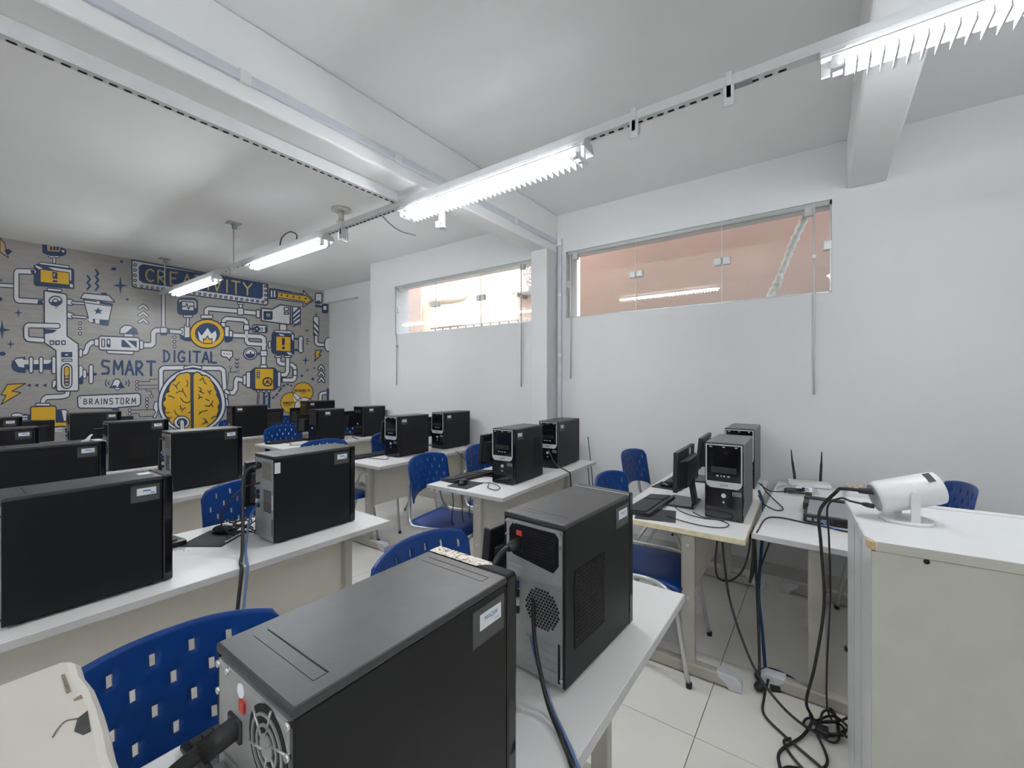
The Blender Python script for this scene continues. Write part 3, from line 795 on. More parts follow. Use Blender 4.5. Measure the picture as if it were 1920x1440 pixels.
MON('black monitor behind the large tower at the end of the fourth-row desk', .16, 2.24)
MON('black monitor behind the tower with the grey metal rear', .912, 2.26)
MON('black monitor behind the tower with the crumpled paper', .17, 3.62)
MON('black monitor behind the tower before the brain drawing', .95, 3.66)
MON('black monitor on the second-row desk beside the robot drawing', .08, 4.90)
MON('black monitor on the second-row desk behind the square-vent tower', .84, 4.90)
MON('black monitor before the yellow machine drawing, on the desk along the mural', .375, 6.36, W=.43)
MON('black monitor on the desk along the mural, before the speech bubble tail', .985, 6.36)
MON('black monitor on the fourth-row window desk, aisle end', 2.385, 2.02, rz=.03)
MON('black monitor on the fourth-row window desk, wall end', 2.93, 2.03, rz=.03, W=.47, tilt=-.02).location.z += .0
MON('black monitor behind the silver-rimmed tower of the third-row window desk', 2.66, 3.52)
MON('black monitor at the wall end of the third-row window desk', 3.2, 3.52)
MON('black monitor left of the plain tower before the Venn circles', 2.615, 5.06)
MON('black monitor by the plain tower next to the window wall', 3.22, 5.08, W=.43)
MON('black monitor on the desk along the mural, under the valve drawing', 2.66, 6.36)
MON('black monitor on the desk along the mural, beside the wall recess', 3.2, 6.38)
MON('black monitor with a white serial sticker on its back, desk with the worn cream edge', 2.405, .645, rz=.03, note=True, tilt=-.02)
MON('black monitor behind the badged tower, against the window wall', 3.12, .69, rz=.05, W=.42)

def make_keyboard(label, x, y, rz, group='black keyboards', z=DH):
    t = thing('keyboard', label, 'keyboard', (x, y, z), rz, group)
    W, D = .44, .15
    MB().prism([(-D / 2, 0), (D / 2, 0), (D / 2, .012), (-D / 2 + .02, .024), (-D / 2, .022)], 'x', -W / 2, W / 2).obj('keyboard_body', PLAST, t, bevel=.003)
    mb = MB()
    def zk(y): return .0245 - (y + D / 2 - .02) * .0923
    for r in range(6):
        yy = -D / 2 + .022 + r * .0198
        xs = -W / 2 + .012
        while xs < W / 2 - .025:
            if not (.275 < xs + W / 2 < .287 or .345 < xs + W / 2 < .357):
                w = .0165
                if r == 5 and .07 < xs + W / 2 < .15: w = .0165
                mb.box(xs, xs + w, yy, yy + .0165, zk(yy + .008) - .002, zk(yy + .008) + .0055)
            xs += .0192
    mb.obj('keys', KEYM, t)['kind'] = 'stuff'
    return t
def make_mouse(label, x, y, rz, group='black mice', z=DH):
    t = thing('computer_mouse', label, 'mouse', (x, y, z), rz, group)
    MB().sphere((0, 0, .008), .05, .62, 1.12, .55, None, 16, 10).obj('mouse_body', GLOSS, t).scale = (1, 1, 1)
    MB().box(-.005, .005, -.045, -.02, .024, .034).obj('scroll_wheel', PLAST, t, bevel=.002)
    MB().tube(smooth_path([(0, -.055, .008), (-.01, -.09, .006), (.02, -.13, .006), (.05, -.15, .006)], 4), .0022, 6).obj('mouse_cord', CABLE, t)
    return t
MATPAD = mat('black_mouse_mat', (0.03, 0.03, 0.032), .8)
def make_pad(label, x, y, rz, w=.21, d=.18, word=None, z=DH):
    t = thing('mouse_mat', label, 'mouse mat', (x, y, z), rz, 'black mouse mats')
    MB().box(-w / 2, w / 2, -d / 2, d / 2, 0, .003).obj('mat', MATPAD, t, bevel=.001)
    if word:
        mb = MB()
        for k in range(11): mb.prism([(.012 * k - .05, -d / 2 + .012), (.012 * k - .042, -d / 2 + .012), (.012 * k - .036, -d / 2 + .024 - .003 * (k % 3)), (.012 * k - .045, -d / 2 + .024 - .003 * (k % 2))], 'z', .0028, .0034)
        mb.obj('mat_print', STICK, t)
    return t
make_keyboard('black keyboard behind the rear of the MAQ04 tower', .512, .925, .0)
make_keyboard('black keyboard end at the dark tower of the fourth-row desk', .46, 2.31, .02)
make_keyboard('black keyboard on the aisle end of the fourth-row window desk', 2.40, 2.125, -.06)
make_keyboard('black keyboard on the desk with the worn cream edge', 2.45, .795, -.03)
make_keyboard('black keyboard against the window wall on the desk with the worn cream edge', 3.2, .82, .0)
make_keyboard('black keyboard at the aisle end of the third-row window desk', 2.50, 3.50, -.03)
make_keyboard('black keyboard at the aisle end of the second-row window desk', 2.55, 5.12, .04)
make_keyboard('black keyboard in front of the tower next to the window wall, second row', 3.2, 5.14, .02)
make_pad('black mouse mat with white lettering beside the grey-rear tower', .785, 2.225, .62, .20, .19, True)
make_mouse('black mouse on the lettered mouse mat', .835, 2.275, .5, z=DH + .0035)
make_pad('black mouse mat on the aisle corner of the fourth-row window desk', 2.205, 1.99, .1, .20, .17)
make_mouse('black mouse on the aisle corner of the fourth-row window desk', 2.20, 2.005, 1.9, z=DH + .0035)
make_pad('black mouse mat under the keyboard corner on the desk with the worn cream edge', 2.30, .715, .25, .21, .20)
make_pad('black mouse mat by the window wall beyond the keyboard', 2.985, .83, -.05, .20, .19)
make_mouse('black mouse by the window wall on the desk with the worn cream edge', 2.96, .835, .3, z=DH + .0035)
make_mouse('black mouse at the aisle end of the second-row window desk', 2.33, 5.10, .3)
# crumpled paper on a tower, small paper slips
t = MB().tube([(.52, 3.30, .74 + .381), (.545, 3.31, .74 + .383), (.56, 3.335, .74 + .405), (.57, 3.34, .74 + .412)], [.004, .012, .006, .004], 7).obj('crumpled_paper', STICK)
tag(t, 'small crumpled white paper lying on a third-row tower', 'paper')
t = B(.575, .612, 3.29, 3.40, .74 + .3785, .74 + .3795).obj('paper_slip', STICK); tag(t, 'white paper slip lying flat on the third-row tower', 'paper')
t = B(.455, .49, 1.96, 2.00, .74 + .3788, .74 + .3798).obj('paper_slip', STICK); tag(t, 'white paper slip on the fourth-row tower top', 'paper')
# ================================================================ white cabinet with the small projector
CABW = mat('white_cabinet_board', (0.74, 0.745, 0.75), 0.35, var=.03, scale=3)
CABB = mat('beige_cabinet_board', (0.455, 0.45, 0.395), 0.5, var=.03, scale=10)
CHIP = mat('raw_chipboard', (0.55, 0.40, 0.22), 0.9, var=.25, scale=60)
cb = thing('cabinet', 'low white cabinet with a beige front and a chipped corner', 'cabinet', (1.577 + 1.123 * math.sin(.06), -.127 - 1.123 * math.cos(.06), 0), .06)
cw, cl, chh = .525, 1.135, .975
B(.014, cw - .004, .01, cl - .012, .04, chh).obj('cabinet_body', CABB, cb, bevel=.002)
B(.006, cw, cl - .012, cl, .0, chh).obj('side_board', CABW, cb, bevel=.001)
B(.0, .016, .01, cl - .0005, .0, chh).obj('front_panel', CABB, cb, bevel=.001)
B(.0, cw, cl, cl + .006, .0, chh).obj('side_trim', CABW, cb) if False else None
B(cw * .30, cw * .30 + .004, cl, cl + .0012, .03, chh - .01).obj('scratch_line', GREYP, cb) if False else None
mb = MB()
mb.prism([(-.006, 0), (cw + .012, 0), (cw + .012, cl + .008), (.030, cl + .008), (-.006, cl - .010)], 'z', chh, chh + .028)
top = mb.obj('cabinet_top', CABW, cb, bevel=.0015)
MB().box(-.0075, -.0055, 0, cl - .012, chh + .001, chh + .027).obj('front_edge_band', CABB, top)
MB().prism([(-.006, cl - .010), (.030, cl + .008), (.016, cl + .008), (-.006, cl + .001)], 'z', chh + .002, chh + .024).obj('chipped_corner', CHIP, top)
mb = MB()
for k, (a, b, w) in enumerate(((.035, .16, .006), (.17, .30, .009), (.31, .50, .005))): mb.box(a, b, cl + .008, cl + .0095 + w * .2, chh + .004, chh + .026)
mb.obj('peeling_edge_band', CABW, top)
MB().cyl((-.0015, cl - .115, chh - .008), (.002, cl - .115, chh - .008), .007, 10).obj('screw_hole', DARK, cb)
B(cw - .025, cw + .012, 0, cl - .2, chh + .028, chh + .032).obj('rear_ledge', CABW, top, bevel=.001)
B(0.01, cw, cl - .06, cl - .013, 0, .04).obj('plinth', CABW, cb)
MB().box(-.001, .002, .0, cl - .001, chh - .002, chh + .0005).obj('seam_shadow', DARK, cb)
mb = MB()
for x in (.16, .185, .33): mb.box(x, x + .003, cl - .001, cl + .0008, .02, chh - .002)
mb.obj('side_groove', mat('groove_grey', (.45, .45, .46), .5), cb)

# projector: white cylinder in a U bracket on a round base
PJ = (1.862, -.222)
pz = chh + .028
pr = thing('mini_projector', 'small white cylindrical projector on a bracket, on the white cabinet', 'projector', (PJ[0], PJ[1], pz), 0)
MB().tube([(0, 0, 0), (0, 0, .006), (0, 0, .010)], [.068, .068, .064], 36).obj('base_disc', WHITEP, pr)
ax = Vector((.2625, -.9247, .2756)).normalized()
ctr = Vector((0, 0, .090))
e1 = ax.cross(Vector((0, 0, 1))).normalized(); e2 = e1.cross(ax).normalized()
prof = [(-.085, .044), (-.083, .047), (-.07, .051), (.07, .051), (.083, .049), (.086, .045)]
mb = MB(); mb.tube([ctr + ax * a for a, r in prof], [r for a, r in prof], 40); mb.obj('projector_body', WHITEP, pr, smooth=True)
mb = MB(); mb.tube([ctr + ax * -.0875, ctr + ax * -.084], .043, 32); mb.obj('rear_plate', GREYP, pr)
mb = MB(); mb.tube([ctr + ax * .0855, ctr + ax * .0885], .040, 32); mb.obj('lens_ring', PLAST, pr)
ss = Vector((-.55, 0, .83)); ss = (ss - ax * ss.dot(ax)).normalized()
lb = ctr + ax * .060 + ss * .0530
mb = MB(); q = ax.cross(ss).normalized()
mb.face([lb + ax * a + q * b + ss * (-abs(b) ** 2 * 8) for a, b in ((-.009, -.018), (.009, -.018), (.009, .018), (-.009, .018))]); mb.obj('rating_plate', INKK, pr, solid=.0012)
# bracket arms on both sides, across the axis
side = Vector((ax.y, -ax.x, 0)).normalized()
for s in (-1, 1):
    c0 = side * s * .057
    u = Vector((ax.x, ax.y, 0)).normalized()
    mb = MB()
    pts = []
    for (a, z) in ((-.012, .004), (.012, .004), (.012, .094), (.008, .104), (0, .108), (-.008, .104), (-.012, .094)): pts.append((a, z))
    va = [mb.bm.verts.new(c0 - side * .003 + u * a + Vector((0, 0, z))) for a, z in pts]
    vb = [mb.bm.verts.new(c0 + side * .003 + u * a + Vector((0, 0, z))) for a, z in pts]
    mb.bm.faces.new(va); mb.bm.faces.new(list(reversed(vb)))
    for i in range(len(pts)): mb.bm.faces.new((va[i], vb[i], vb[(i + 1) % len(pts)], va[(i + 1) % len(pts)]))
    a_ = mb.obj('bracket_arm', WHITEP, pr, bevel=.0015)
    MB().cyl(c0 + Vector((0, 0, .090)) - side * .005, c0 + Vector((0, 0, .090)) + side * .005, .007, 14).obj('pivot_screw', WHITEP, a_)

def cable(label, pts, r=.0045, m=None, n=6, name='cable', cat='cable', group=None, plug=None):
    t = thing(name, label, cat, pts[0], 0, group)
    o0 = Vector(pts[0])
    MB().tube([p - o0 for p in smooth_path(pts, n)], r, 8).obj('cord', m or CABLE, t)
    if plug:
        d = (Vector(pts[0]) - Vector(pts[1])).normalized()
        MB().tube([d * -plug[0], d * -plug[0] * .35, d * .0, d * plug[0] * .45], [r * 1.5, plug[1], plug[1], plug[1] * .92], 10).obj('plug', PLAST, t)
    return t
P0 = Vector((PJ[0], PJ[1], pz))
pA = P0 + ctr + ax * -.098 + Vector((0, 0, .022)); pB = P0 + ctr + ax * -.098 + Vector((-.01, 0, -.022))
cable('thick black video cable from the projector hanging down by the white cabinet', [pA, pA + Vector((.02, .07, -.005)), (1.93, -.045, 1.055), (2.02, .005, .95), (2.10, .0, .80), (2.14, -.01, .55), (2.13, .02, .30), (2.16, .05, .12), (2.20, .03, .03), (2.10, .06, .012), (1.96, .13, .010), (1.86, .12, .010), (1.74, .10, .010)], .006, plug=(.03, .010))
cable('thin black power cable from the projector hanging down by the white cabinet', [pB, pB + Vector((.01, .05, .004)), (1.90, -.055, 1.04), (2.0, -.02, .98), (2.09, -.025, .84), (2.13, -.03, .60), (2.17, -.02, .30), (2.21, -.02, .10), (2.26, -.04, .012)], .0035, plug=(.022, .008))

# ================================================================ things on the router desk
rt = thing('wifi_router', 'white router with two black antennas on the desk by the window wall', 'router', (3.56, .07, DH), .12)
MB().prism([(-.065, -.12), (.05, -.12), (.065, -.1), (.065, .1), (.05, .12), (-.065, .12), (-.08, .1), (-.08, -.1)], 'z', .004, .026).obj('router_body', WHITEP, rt, bevel=.005)
MB().box(.0, .004, -.05, .05, .026, .0268).obj('vent_slit', GREYP, rt)
for y, lean in ((.075, .012), (-.075, -.004)):
    MB().tube([(.058, y, .022), (.060, y, .05), (.060, y + lean, .14), (.060, y + lean * 1.2, .16), (.060, y + lean * 1.6, .225), (.06, y + lean * 1.65, .23)], [.008, .0085, .0075, .0055, .0035, .002], 10).obj('antenna', PLAST, rt)
CLEARP = glass_mat('clear_plastic_bag', (.88, .88, .88))
pb = thing('plastic_pouch', 'clear plastic pouch with a handwritten LAB. label on the router desk', 'pouch', (3.33, .125, DH), .05)
mb = MB(); bm = mb.bm
def pp(i, j):
    u = -1 + 2 * i / 10; v = -1 + 2 * j / 14
    return (u * .075, v * .115, .003 + .030 * (1 - u * u) * (1 - v ** 4) + .004 * math.sin(7 * u + 5 * v) + .003 * math.sin(13 * v))
vs = [[bm.verts.new(pp(i, j)) for j in range(15)] for i in range(11)]
for i in range(10):
    for j in range(14): bm.faces.new((vs[i][j], vs[i + 1][j], vs[i + 1][j + 1], vs[i][j + 1])).smooth = True
mb.obj('pouch_film', CLEARP, pb)
lbp = MB().box(-.042, .042, -.019, .019, -.0005, .0005).obj('paper_label', STICK, pb, loc=(-.060, -.035, .030))
lbp.rotation_euler = (Matrix.Rotation(-.85, 3, 'Y') @ Matrix.Rotation(-PI / 2, 3, 'Z')).to_euler()
text_mesh('LAB.', .030, 'handwriting', INKK, lbp, (.004, .0, .001), (0, 0, .06))
MB().box(-.03, .03, -.06, .03, .003, .012).obj('folded_leaflet', mat('beige_card', (.55, .5, .42), .7), pb)
coil = thing('coiled_cable', 'coil of black cable lying in front of the LAB. pouch', 'cable', (3.215, .135, DH))
MB().tube([((.012 + .002 * math.sin(3 * a)) * math.sin(a * .9) * 2.2, .052 * math.cos(a), .008 + .0022 * a + .003 * math.sin(2 * a)) for a in [k * .35 for k in range(48)]], .0042, 7).obj('coil', CABLE, coil)
MB().box(-.02, .02, -.09, -.055, .004, .028).obj('adapter', PLAST, coil, bevel=.006)
sw = thing('network_box', 'grey-topped black network box on the router desk', 'network switch', (2.77, -.045, DH), -.02)
MB().box(-.155, .155, -.115, .115, .006, .044).obj('box_body', PLAST, sw, bevel=.004)
MB().prism([(-.14, .046), (.12, .060), (.12, .044), (-.14, .043)], 'y', -.105, .100).obj('grey_cover', mat('grey_sheet', (.30, .31, .33), .3, metal=.3), sw, bevel=.001)
MB().box(.13, .165, -.125, .125, .02, .070).obj('rear_rim', PLAST, sw, bevel=.006); MB().box(.02, .165, .1, .125, .02, .060).obj('side_rim', PLAST, sw, bevel=.004)
mb = MB()
for k in range(3): mb.box(-.1575, -.154, .02 + .03 * k, .04 + .03 * k, .014, .028)
mb.obj('port', GREYP, sw); MB().box(-.158, -.154, -.06, -.01, .012, .034).obj('front_cutout', DARK, sw)
for k, (dx, w, h, z, rz, m) in enumerate(((0, .25, .17, 0, .02, WHITEP), (.01, .24, .165, .012, -.03, STICK), (.015, .25, .17, .022, .05, None))):
    nm = ('booklet', 'booklet', 'magazine')[k]
    lab = ('white booklet at the bottom of the pile on the router desk', 'white booklet in the middle of the pile on the router desk', 'magazine with a grey patterned cover on top of the booklet pile')[k]
    if m is None:
        m = bpy.data.materials.new('printed_cover'); m.use_nodes = True; n_ = m.node_tree
        v_ = n_.nodes.new('ShaderNodeTexVoronoi'); v_.inputs['Scale'].default_value = 28; v_.distance = 'MANHATTAN'
        r_ = n_.nodes.new('ShaderNodeValToRGB'); c_ = n_.nodes.new('ShaderNodeTexCoord'); r_.color_ramp.interpolation = 'CONSTANT'
        r_.color_ramp.elements[0].color = (.06, .06, .07, 1); r_.color_ramp.elements[1].position = .45; r_.color_ramp.elements[1].color = (.62, .62, .62, 1)
        el = r_.color_ramp.elements.new(.3); el.color = (.20, .19, .19, 1); el = r_.color_ramp.elements.new(.8); el.color = (.62, .42, .22, 1)
        n_.links.new(c_.outputs['Object'], v_.inputs['Vector']); n_.links.new(v_.outputs['Distance'], r_.inputs['Fac']); n_.links.new(r_.outputs['Color'], n_.nodes['Principled BSDF'].inputs['Base Color'])
    t = thing(nm, lab, 'booklet', (3.46 + dx, -.215, DH + z), rz, 'pile of booklets')
    MB().box(-w / 2, w / 2, -h / 2, h / 2, 0, .010 + (.008 if k == 2 else 0)).obj('pages', STICK, t)
    MB().box(-w / 2 - .002, w / 2 + .002, -h / 2 - .002, h / 2 + .002, .010 + (.008 if k == 2 else 0), .0112 + (.008 if k == 2 else 0)).obj('cover', m, t)
t = MB().tube(smooth_path([(2.30, .245, DH + .002), (2.56, .23, DH + .004), (2.62, .17, DH + .004), (2.60, .08, DH + .004), (2.58, -.02, DH + .004), (2.55, -.12, DH + .004), (2.55, -.2, DH + .004)], 6), .0038, 7).obj('network_cable', CABLE)
tag(t, 'black network cable lying across the router desk', 'cable')
t = MB().tube(smooth_path([(2.61, .005, DH + .022), (2.585, -.01, DH + .02), (2.57, -.05, DH + .006), (2.565, -.12, DH + .005)], 6), .0035, 7).obj('network_cable', mat('bright_blue_cable', (.05, .16, .55), .4))
tag(t, 'short bright blue network cable at the network box', 'cable')
t = B(3.05, 3.075, -.015, -.005, DH, DH + .004).obj('pen_cap', PLAST); tag(t, 'tiny black clip lying on the router desk', 'clip')

# ================================================================ cables around the right-hand desks
cable('black cable looping from the back tower onto the router desk', [(3.15, .31, .80), (3.1, .28, .765), (2.95, .22, .752), (2.80, .17, .748), (2.74, .20, .748), (2.80, .265, .76), (2.9, .30, .78)], .0035)
cable('black cable from the back tower to the coil on the router desk', [(3.2, .33, .79), (3.12, .27, .77), (3.17, .24, .755), (3.22, .19, .752)], .0035)
cable('blue-black cable dropping between the two right-hand desks', [(2.93, .30, .80), (2.85, .27, .74), (2.75, .265, .60), (2.62, .262, .48), (2.52, .26, .36), (2.48, .24, .20), (2.43, .22, .015)], .008, CABLEB)
cable('black cable falling from the worn-edge desk to the floor by the router desk leg', [(2.33, .40, .70), (2.32, .385, .55), (2.30, .36, .40), (2.24, .30, .26), (2.18, .22, .14), (2.14, .10, .05), (2.16, -.02, .012), (2.3, -.12, .010)], .0055)
cable('black cable hanging in a loop under the worn-edge desk', [(2.36, .42, .70), (2.34, .43, .55), (2.36, .42, .46), (2.42, .37, .44), (2.44, .32, .50), (2.42, .29, .62), (2.42, .285, .715)], .0045)
cable('black cable in a long loop between the two right-hand desks', [(2.36, .268, .73), (2.38, .27, .62), (2.36, .275, .52), (2.40, .285, .46), (2.46, .275, .50), (2.44, .268, .60), (2.40, .268, .72)], .005)
cable('bundled black cable dropping to the floor between the right-hand desks', [(2.42, .268, .73), (2.44, .266, .60), (2.47, .265, .48), (2.48, .262, .38), (2.42, .25, .24), (2.36, .24, .12), (2.30, .235, .05)], .0065)
cable('thin black cable crossing under the router desk', [(2.62, .18, .71), (2.58, .215, .62), (2.52, .24, .54), (2.48, .25, .50), (2.47, .262, .44)], .004)
cable('black cable looped on the floor at the router desk foot', [(2.32, .22, .012), (2.42, .26, .010), (2.50, .20, .010), (2.46, .08, .010), (2.34, -.04, .010), (2.20, -.06, .012)], .0065)
cable('black cable twisting past the foot cap of the router desk', [(2.33, .20, .055), (2.25, .21, .012), (2.14, .20, .010), (2.06, .12, .010), (2.0, .04, .010), (1.95, -.03, .010)], .0055)
cable('black cable making a bend on the floor tiles before the cabinet', [(2.14, .02, .03), (2.02, -.02, .010), (1.94, .02, .010), (1.90, .10, .010), (1.84, .13, .010), (1.80, .14, .010), (1.72, .16, .010), (1.60, .14, .010)], .0055)
cable('black cable running on the floor to the cabinet base', [(2.06, .10, .010), (2.02, .12, .010), (1.95, .08, .010), (1.88, .0, .010), (1.85, -.08, .010)], .0055)
ps = thing('cable_knot', 'knotted black cables with a plug strip on the floor by the router desk leg', 'cable', (2.18, .0, .0))
mb = MB()
for k in range(4):
    mb.tube([(.045 * math.cos(a * (1 + .3 * k) + k) * (1 + .4 * math.sin(2 * a + k)) + .02 * k, .06 * math.sin(a + k * 1.7) - .02 * k, .008 + .008 * k + .007 * abs(math.sin(1.5 * a + k))) for a in [q * .3 for q in range(18)]], .0048, 7)
mb.obj('knot', CABLE, ps); MB().box(-.03, .015, -.025, .02, .0, .03).obj('plug', PLAST, ps, bevel=.006)
pw = thing('plug', 'round black plug on a cable on the floor under the right-hand desks', 'plug', (2.30, .235, 0.0))
MB().sphere((0, 0, .022), .022, 1, 1, .95).obj('plug_body', PLAST, pw); MB().cyl((0, 0, .03), (.01, .0, .055), .007, 8).obj('strain_relief', PLAST, pw)
st = thing('power_strip', 'black power strip lying on the floor beside the router desk leg', 'power strip', (2.40, .10, 0), -1.05)
MB().box(-.11, .11, -.018, .018, 0, .028).obj('strip_body', PLAST, st, bevel=.004)

# cords at the worn-edge desk top
t = MB().tube(smooth_path([(2.60, .70, DH + .004), (2.48, .66, DH + .004), (2.40, .58, DH + .004), (2.375, .50, DH + .004), (2.39, .44, DH + .004), (2.395, .40, DH + .004)], 6), .0025, 6).obj('thin_cable', CABLE); tag(t, 'thin keyboard cord curving over the worn-edge desk', 'cable')
t = MB().tube(smooth_path([(2.30, .66, DH + .006), (2.26, .55, DH + .004), (2.25, .45, DH + .004), (2.28, .385, DH + .004), (2.345, .37, DH + .004), (2.39, .42, DH + .004), (2.395, .50, DH + .004), (2.45, .56, DH + .004)], 6), .0025, 6).obj('thin_cable', CABLE); tag(t, 'thin mouse cord curving in front of the badged tower', 'cable')
# foreground power cords
def power_cord(label, p, pts, r=.0055, m=None): return cable(label, [p] + pts, r, m or CABLE, plug=(.034, .013))
power_cord('thick black power cord plugged into the MAQ04 tower', (.213, .552, DH + .308), [(.150, .560, DH + .288), (.115, .595, DH + .21), (.125, .66, DH + .09), (.165, .74, DH + .02), (.22, .86, DH + .012)], .0085)
power_cord('black power cord plugged into the perforated-vent tower', (.852, .60, DH + .318), [(.800, .605, DH + .312), (.772, .615, DH + .27), (.775, .62, DH + .16), (.80, .63, DH + .02)], .006)
cable('black cord running down past the perforated-vent tower', [(.862, .56, DH + .19), (.815, .525, DH + .12), (.785, .475, DH + .03), (.745, .42, DH + .008), (.705, .375, DH + .006), (.688, .352, DH - .03), (.68, .34, .50), (.68, .335, .2), (.68, .34, .012)], .005)
cable('blue network cord beside the black cord of the perforated-vent tower', [(.865, .57, DH + .10), (.825, .53, DH + .08), (.79, .465, DH + .015), (.757, .42, DH + .006), (.718, .375, DH + .005), (.702, .350, DH - .03), (.695, .34, .50), (.695, .335, .2), (.695, .34, .012)], .0038, mat('grey_blue_cable', (.10, .17, .33), .4))
# fourth-row tower cords
power_cord('black power cord plugged into the grey-rear tower', (.897, 2.045, DH + .335), [(.845, 2.04, DH + .325), (.815, 2.02, DH + .28), (.795, 1.97, DH + .15), (.765, 1.90, DH + .03), (.73, 1.83, DH + .006), (.716, 1.788, DH - .02), (.69, 1.775, .50), (.68, 1.77, .2), (.68, 1.78, .012)], .0065)
cable('blue network cord hanging from the grey-rear tower', [(.89, 2.05, DH + .17), (.835, 2.0, DH + .12), (.79, 1.93, DH + .03), (.752, 1.83, DH + .005), (.737, 1.787, DH - .02), (.712, 1.775, .5), (.70, 1.77, .2), (.70, 1.78, .012)], .005, MATS['grey_blue_cable'])
cable('thin black cord arching left of the grey-rear tower', [(.897, 2.05, DH + .255), (.84, 2.06, DH + .245), (.78, 2.08, DH + .19), (.76, 2.10, DH + .12), (.79, 2.13, DH + .05), (.85, 2.18, DH + .02)], .0035)
tg = thing('cable_tangle', 'tangle of black cords behind the grey-rear tower', 'cable', (.90, 2.17, DH))
mb = MB()
for k in range(5):
    mb.tube([(.05 * math.cos(a * 1.1 + k) - .03, .05 * math.sin(a + 2 * k), .02 + .02 * k * .6 + .012 * math.sin(2 * a + k)) for a in [q * .4 for q in range(18)]], .003, 6)
mb.obj('tangle', CABLE, tg)
# cords at the window-side desks
cable('black cords falling over the edge of the fourth-row window desk', [(3.0, 1.80, DH + .15), (2.98, 1.72, DH + .05), (2.985, 1.62, DH + .006), (2.99, 1.595, DH - .03), (2.99, 1.59, .45), (3.0, 1.62, .10)], .005)
cable('black cord falling beside the column foot at the window wall', [(3.56, 1.72, .95), (3.57, 1.70, .74), (3.58, 1.68, .5), (3.56, 1.66, .2), (3.5, 1.6, .05)], .004)
cable('thin black cord dropping from the wall end of the fourth-row window desk', [(3.48, 1.68, DH - .05), (3.49, 1.67, .5), (3.5, 1.66, .2)], .004)
cable('black cord hanging from the wall-end tower of the third-row window desk', [(3.63, 3.30, DH + .25), (3.69, 3.28, DH + .12), (3.66, 3.24, DH - .02), (3.60, 2.99, DH - .10), (3.55, 2.96, .3)], .004)
cable('black cord drooping under the third-row window desk edge', [(3.2, 3.02, DH + .006), (3.22, 2.975, DH - .03), (3.3, 2.965, DH - .10), (3.42, 2.97, DH - .13)], .004)
cable('blue cord across the aisle end of the second-row window desk', [(3.05, 4.85, DH + .26), (3.1, 4.80, DH + .15), (3.14, 4.70, DH + .03), (3.16, 4.62, DH + .004)], .005, CABLEB)
cable('black cord bunch behind the tower before the Venn circles', [(3.06, 4.82, DH + .33), (3.12, 4.83, DH + .27), (3.09, 4.84, DH + .19), (3.13, 4.84, DH + .12), (3.1, 4.86, DH + .02)], .004)
cable('white cord bunch behind the tower before the Venn circles', [(3.06, 4.86, DH + .30), (3.11, 4.87, DH + .22), (3.08, 4.88, DH + .16), (3.12, 4.9, DH + .05)], .006, WHITEP)
cable('black cord hanging from the tower next to the window wall', [(3.69, 4.85, DH + .30), (3.73, 4.84, DH + .2), (3.72, 4.83, DH + .05)], .004)
cable('thin black cord hanging under the second-row window desk', [(3.36, 4.62, DH + .004), (3.38, 4.585, DH - .03), (3.43, 4.57, .55), (3.45, 4.56, .3)], .004)
for k, (x, lab) in enumerate(((2.18, 'first'), (2.27, 'second'), (2.36, 'third'), (2.46, 'fourth'))):
    cable('thin black cord dangling under the fourth-row window desk, %s from the aisle' % lab, [(x, 2.10, .71), (x + .01, 2.09, .60), (x - .015 + .02 * (k % 2), 2.08, .48), (x + .02, 2.08, .42), (x + .03, 2.09, .30)], .0035)
t = MB().tube(smooth_path([(2.30, 1.93, DH + .005), (2.33, 1.85, DH + .004), (2.27, 1.74, DH + .004), (2.20, 1.72, DH + .004), (2.22, 1.80, DH + .004), (2.30, 1.86, DH + .004), (2.36, 1.90, DH + .004)], 6), .0025, 6).obj('thin_cable', CABLE); tag(t, 'thin mouse cord looping before the tower with the side vent, window desk', 'cable')
t = MB().tube(smooth_path([(2.42, 3.42, DH + .01), (2.45, 3.30, DH + .004), (2.50, 3.22, DH + .004), (2.57, 3.28, DH + .004)], 6), .003, 6).obj('thin_cable', CABLE); tag(t, 'thin cord beside the silver-rimmed tower of the third-row window desk', 'cable')
t = MB().tube(smooth_path([(2.40, 5.06, DH + .01), (2.50, 4.95, DH + .004), (2.42, 4.80, DH + .004), (2.55, 4.72, DH + .004), (2.68, 4.84, DH + .004)], 6), .003, 6).obj('thin_cable', CABLE); tag(t, 'thin cord on the second-row window desk left of the plain tower', 'cable')

# ================================================================ old cream case in the corner of the MAQ04 desk
CRM = bpy.data.materials.new('aged_cream_plastic'); CRM.use_nodes = True
_n = CRM.node_tree; _p = _n.nodes['Principled BSDF']; _p.inputs['Roughness'].default_value = .45
_t = _n.nodes.new('ShaderNodeTexCoord'); _z = _n.nodes.new('ShaderNodeTexNoise'); _z.inputs['Scale'].default_value = 9; _z.inputs['Detail'].default_value = 4
_r = _n.nodes.new('ShaderNodeValToRGB')
_r.color_ramp.elements[0].position = .32; _r.color_ramp.elements[0].color = (.43, .395, .33, 1)
_r.color_ramp.elements[1].position = .55; _r.color_ramp.elements[1].color = (.57, .535, .48, 1)
_n.links.new(_t.outputs['Object'], _z.inputs['Vector']); _n.links.new(_z.outputs['Fac'], _r.inputs['Fac']); _n.links.new(_r.outputs['Color'], _p.inputs['Base Color'])
MATS['aged_cream_plastic'] = CRM
cc = thing('cream_case', 'old stained cream plastic case beside the MAQ04 tower', 'plastic case', (-.30, .44, DH))
w = .405
outl = [(0, 0), (w - .006, 0), (w - .004, .037), (w - .003, .067), (w + .001, .105), (w + .004, .146), (w + .006, .192), (w + .004, .227), (w + .006, .260), (w + .004, .276), (w - .006, .283), (0, .270)]
MB().prism(outl, 'z', .0, .385).obj('case_body', CRM, cc, bevel=.014, seg=3)
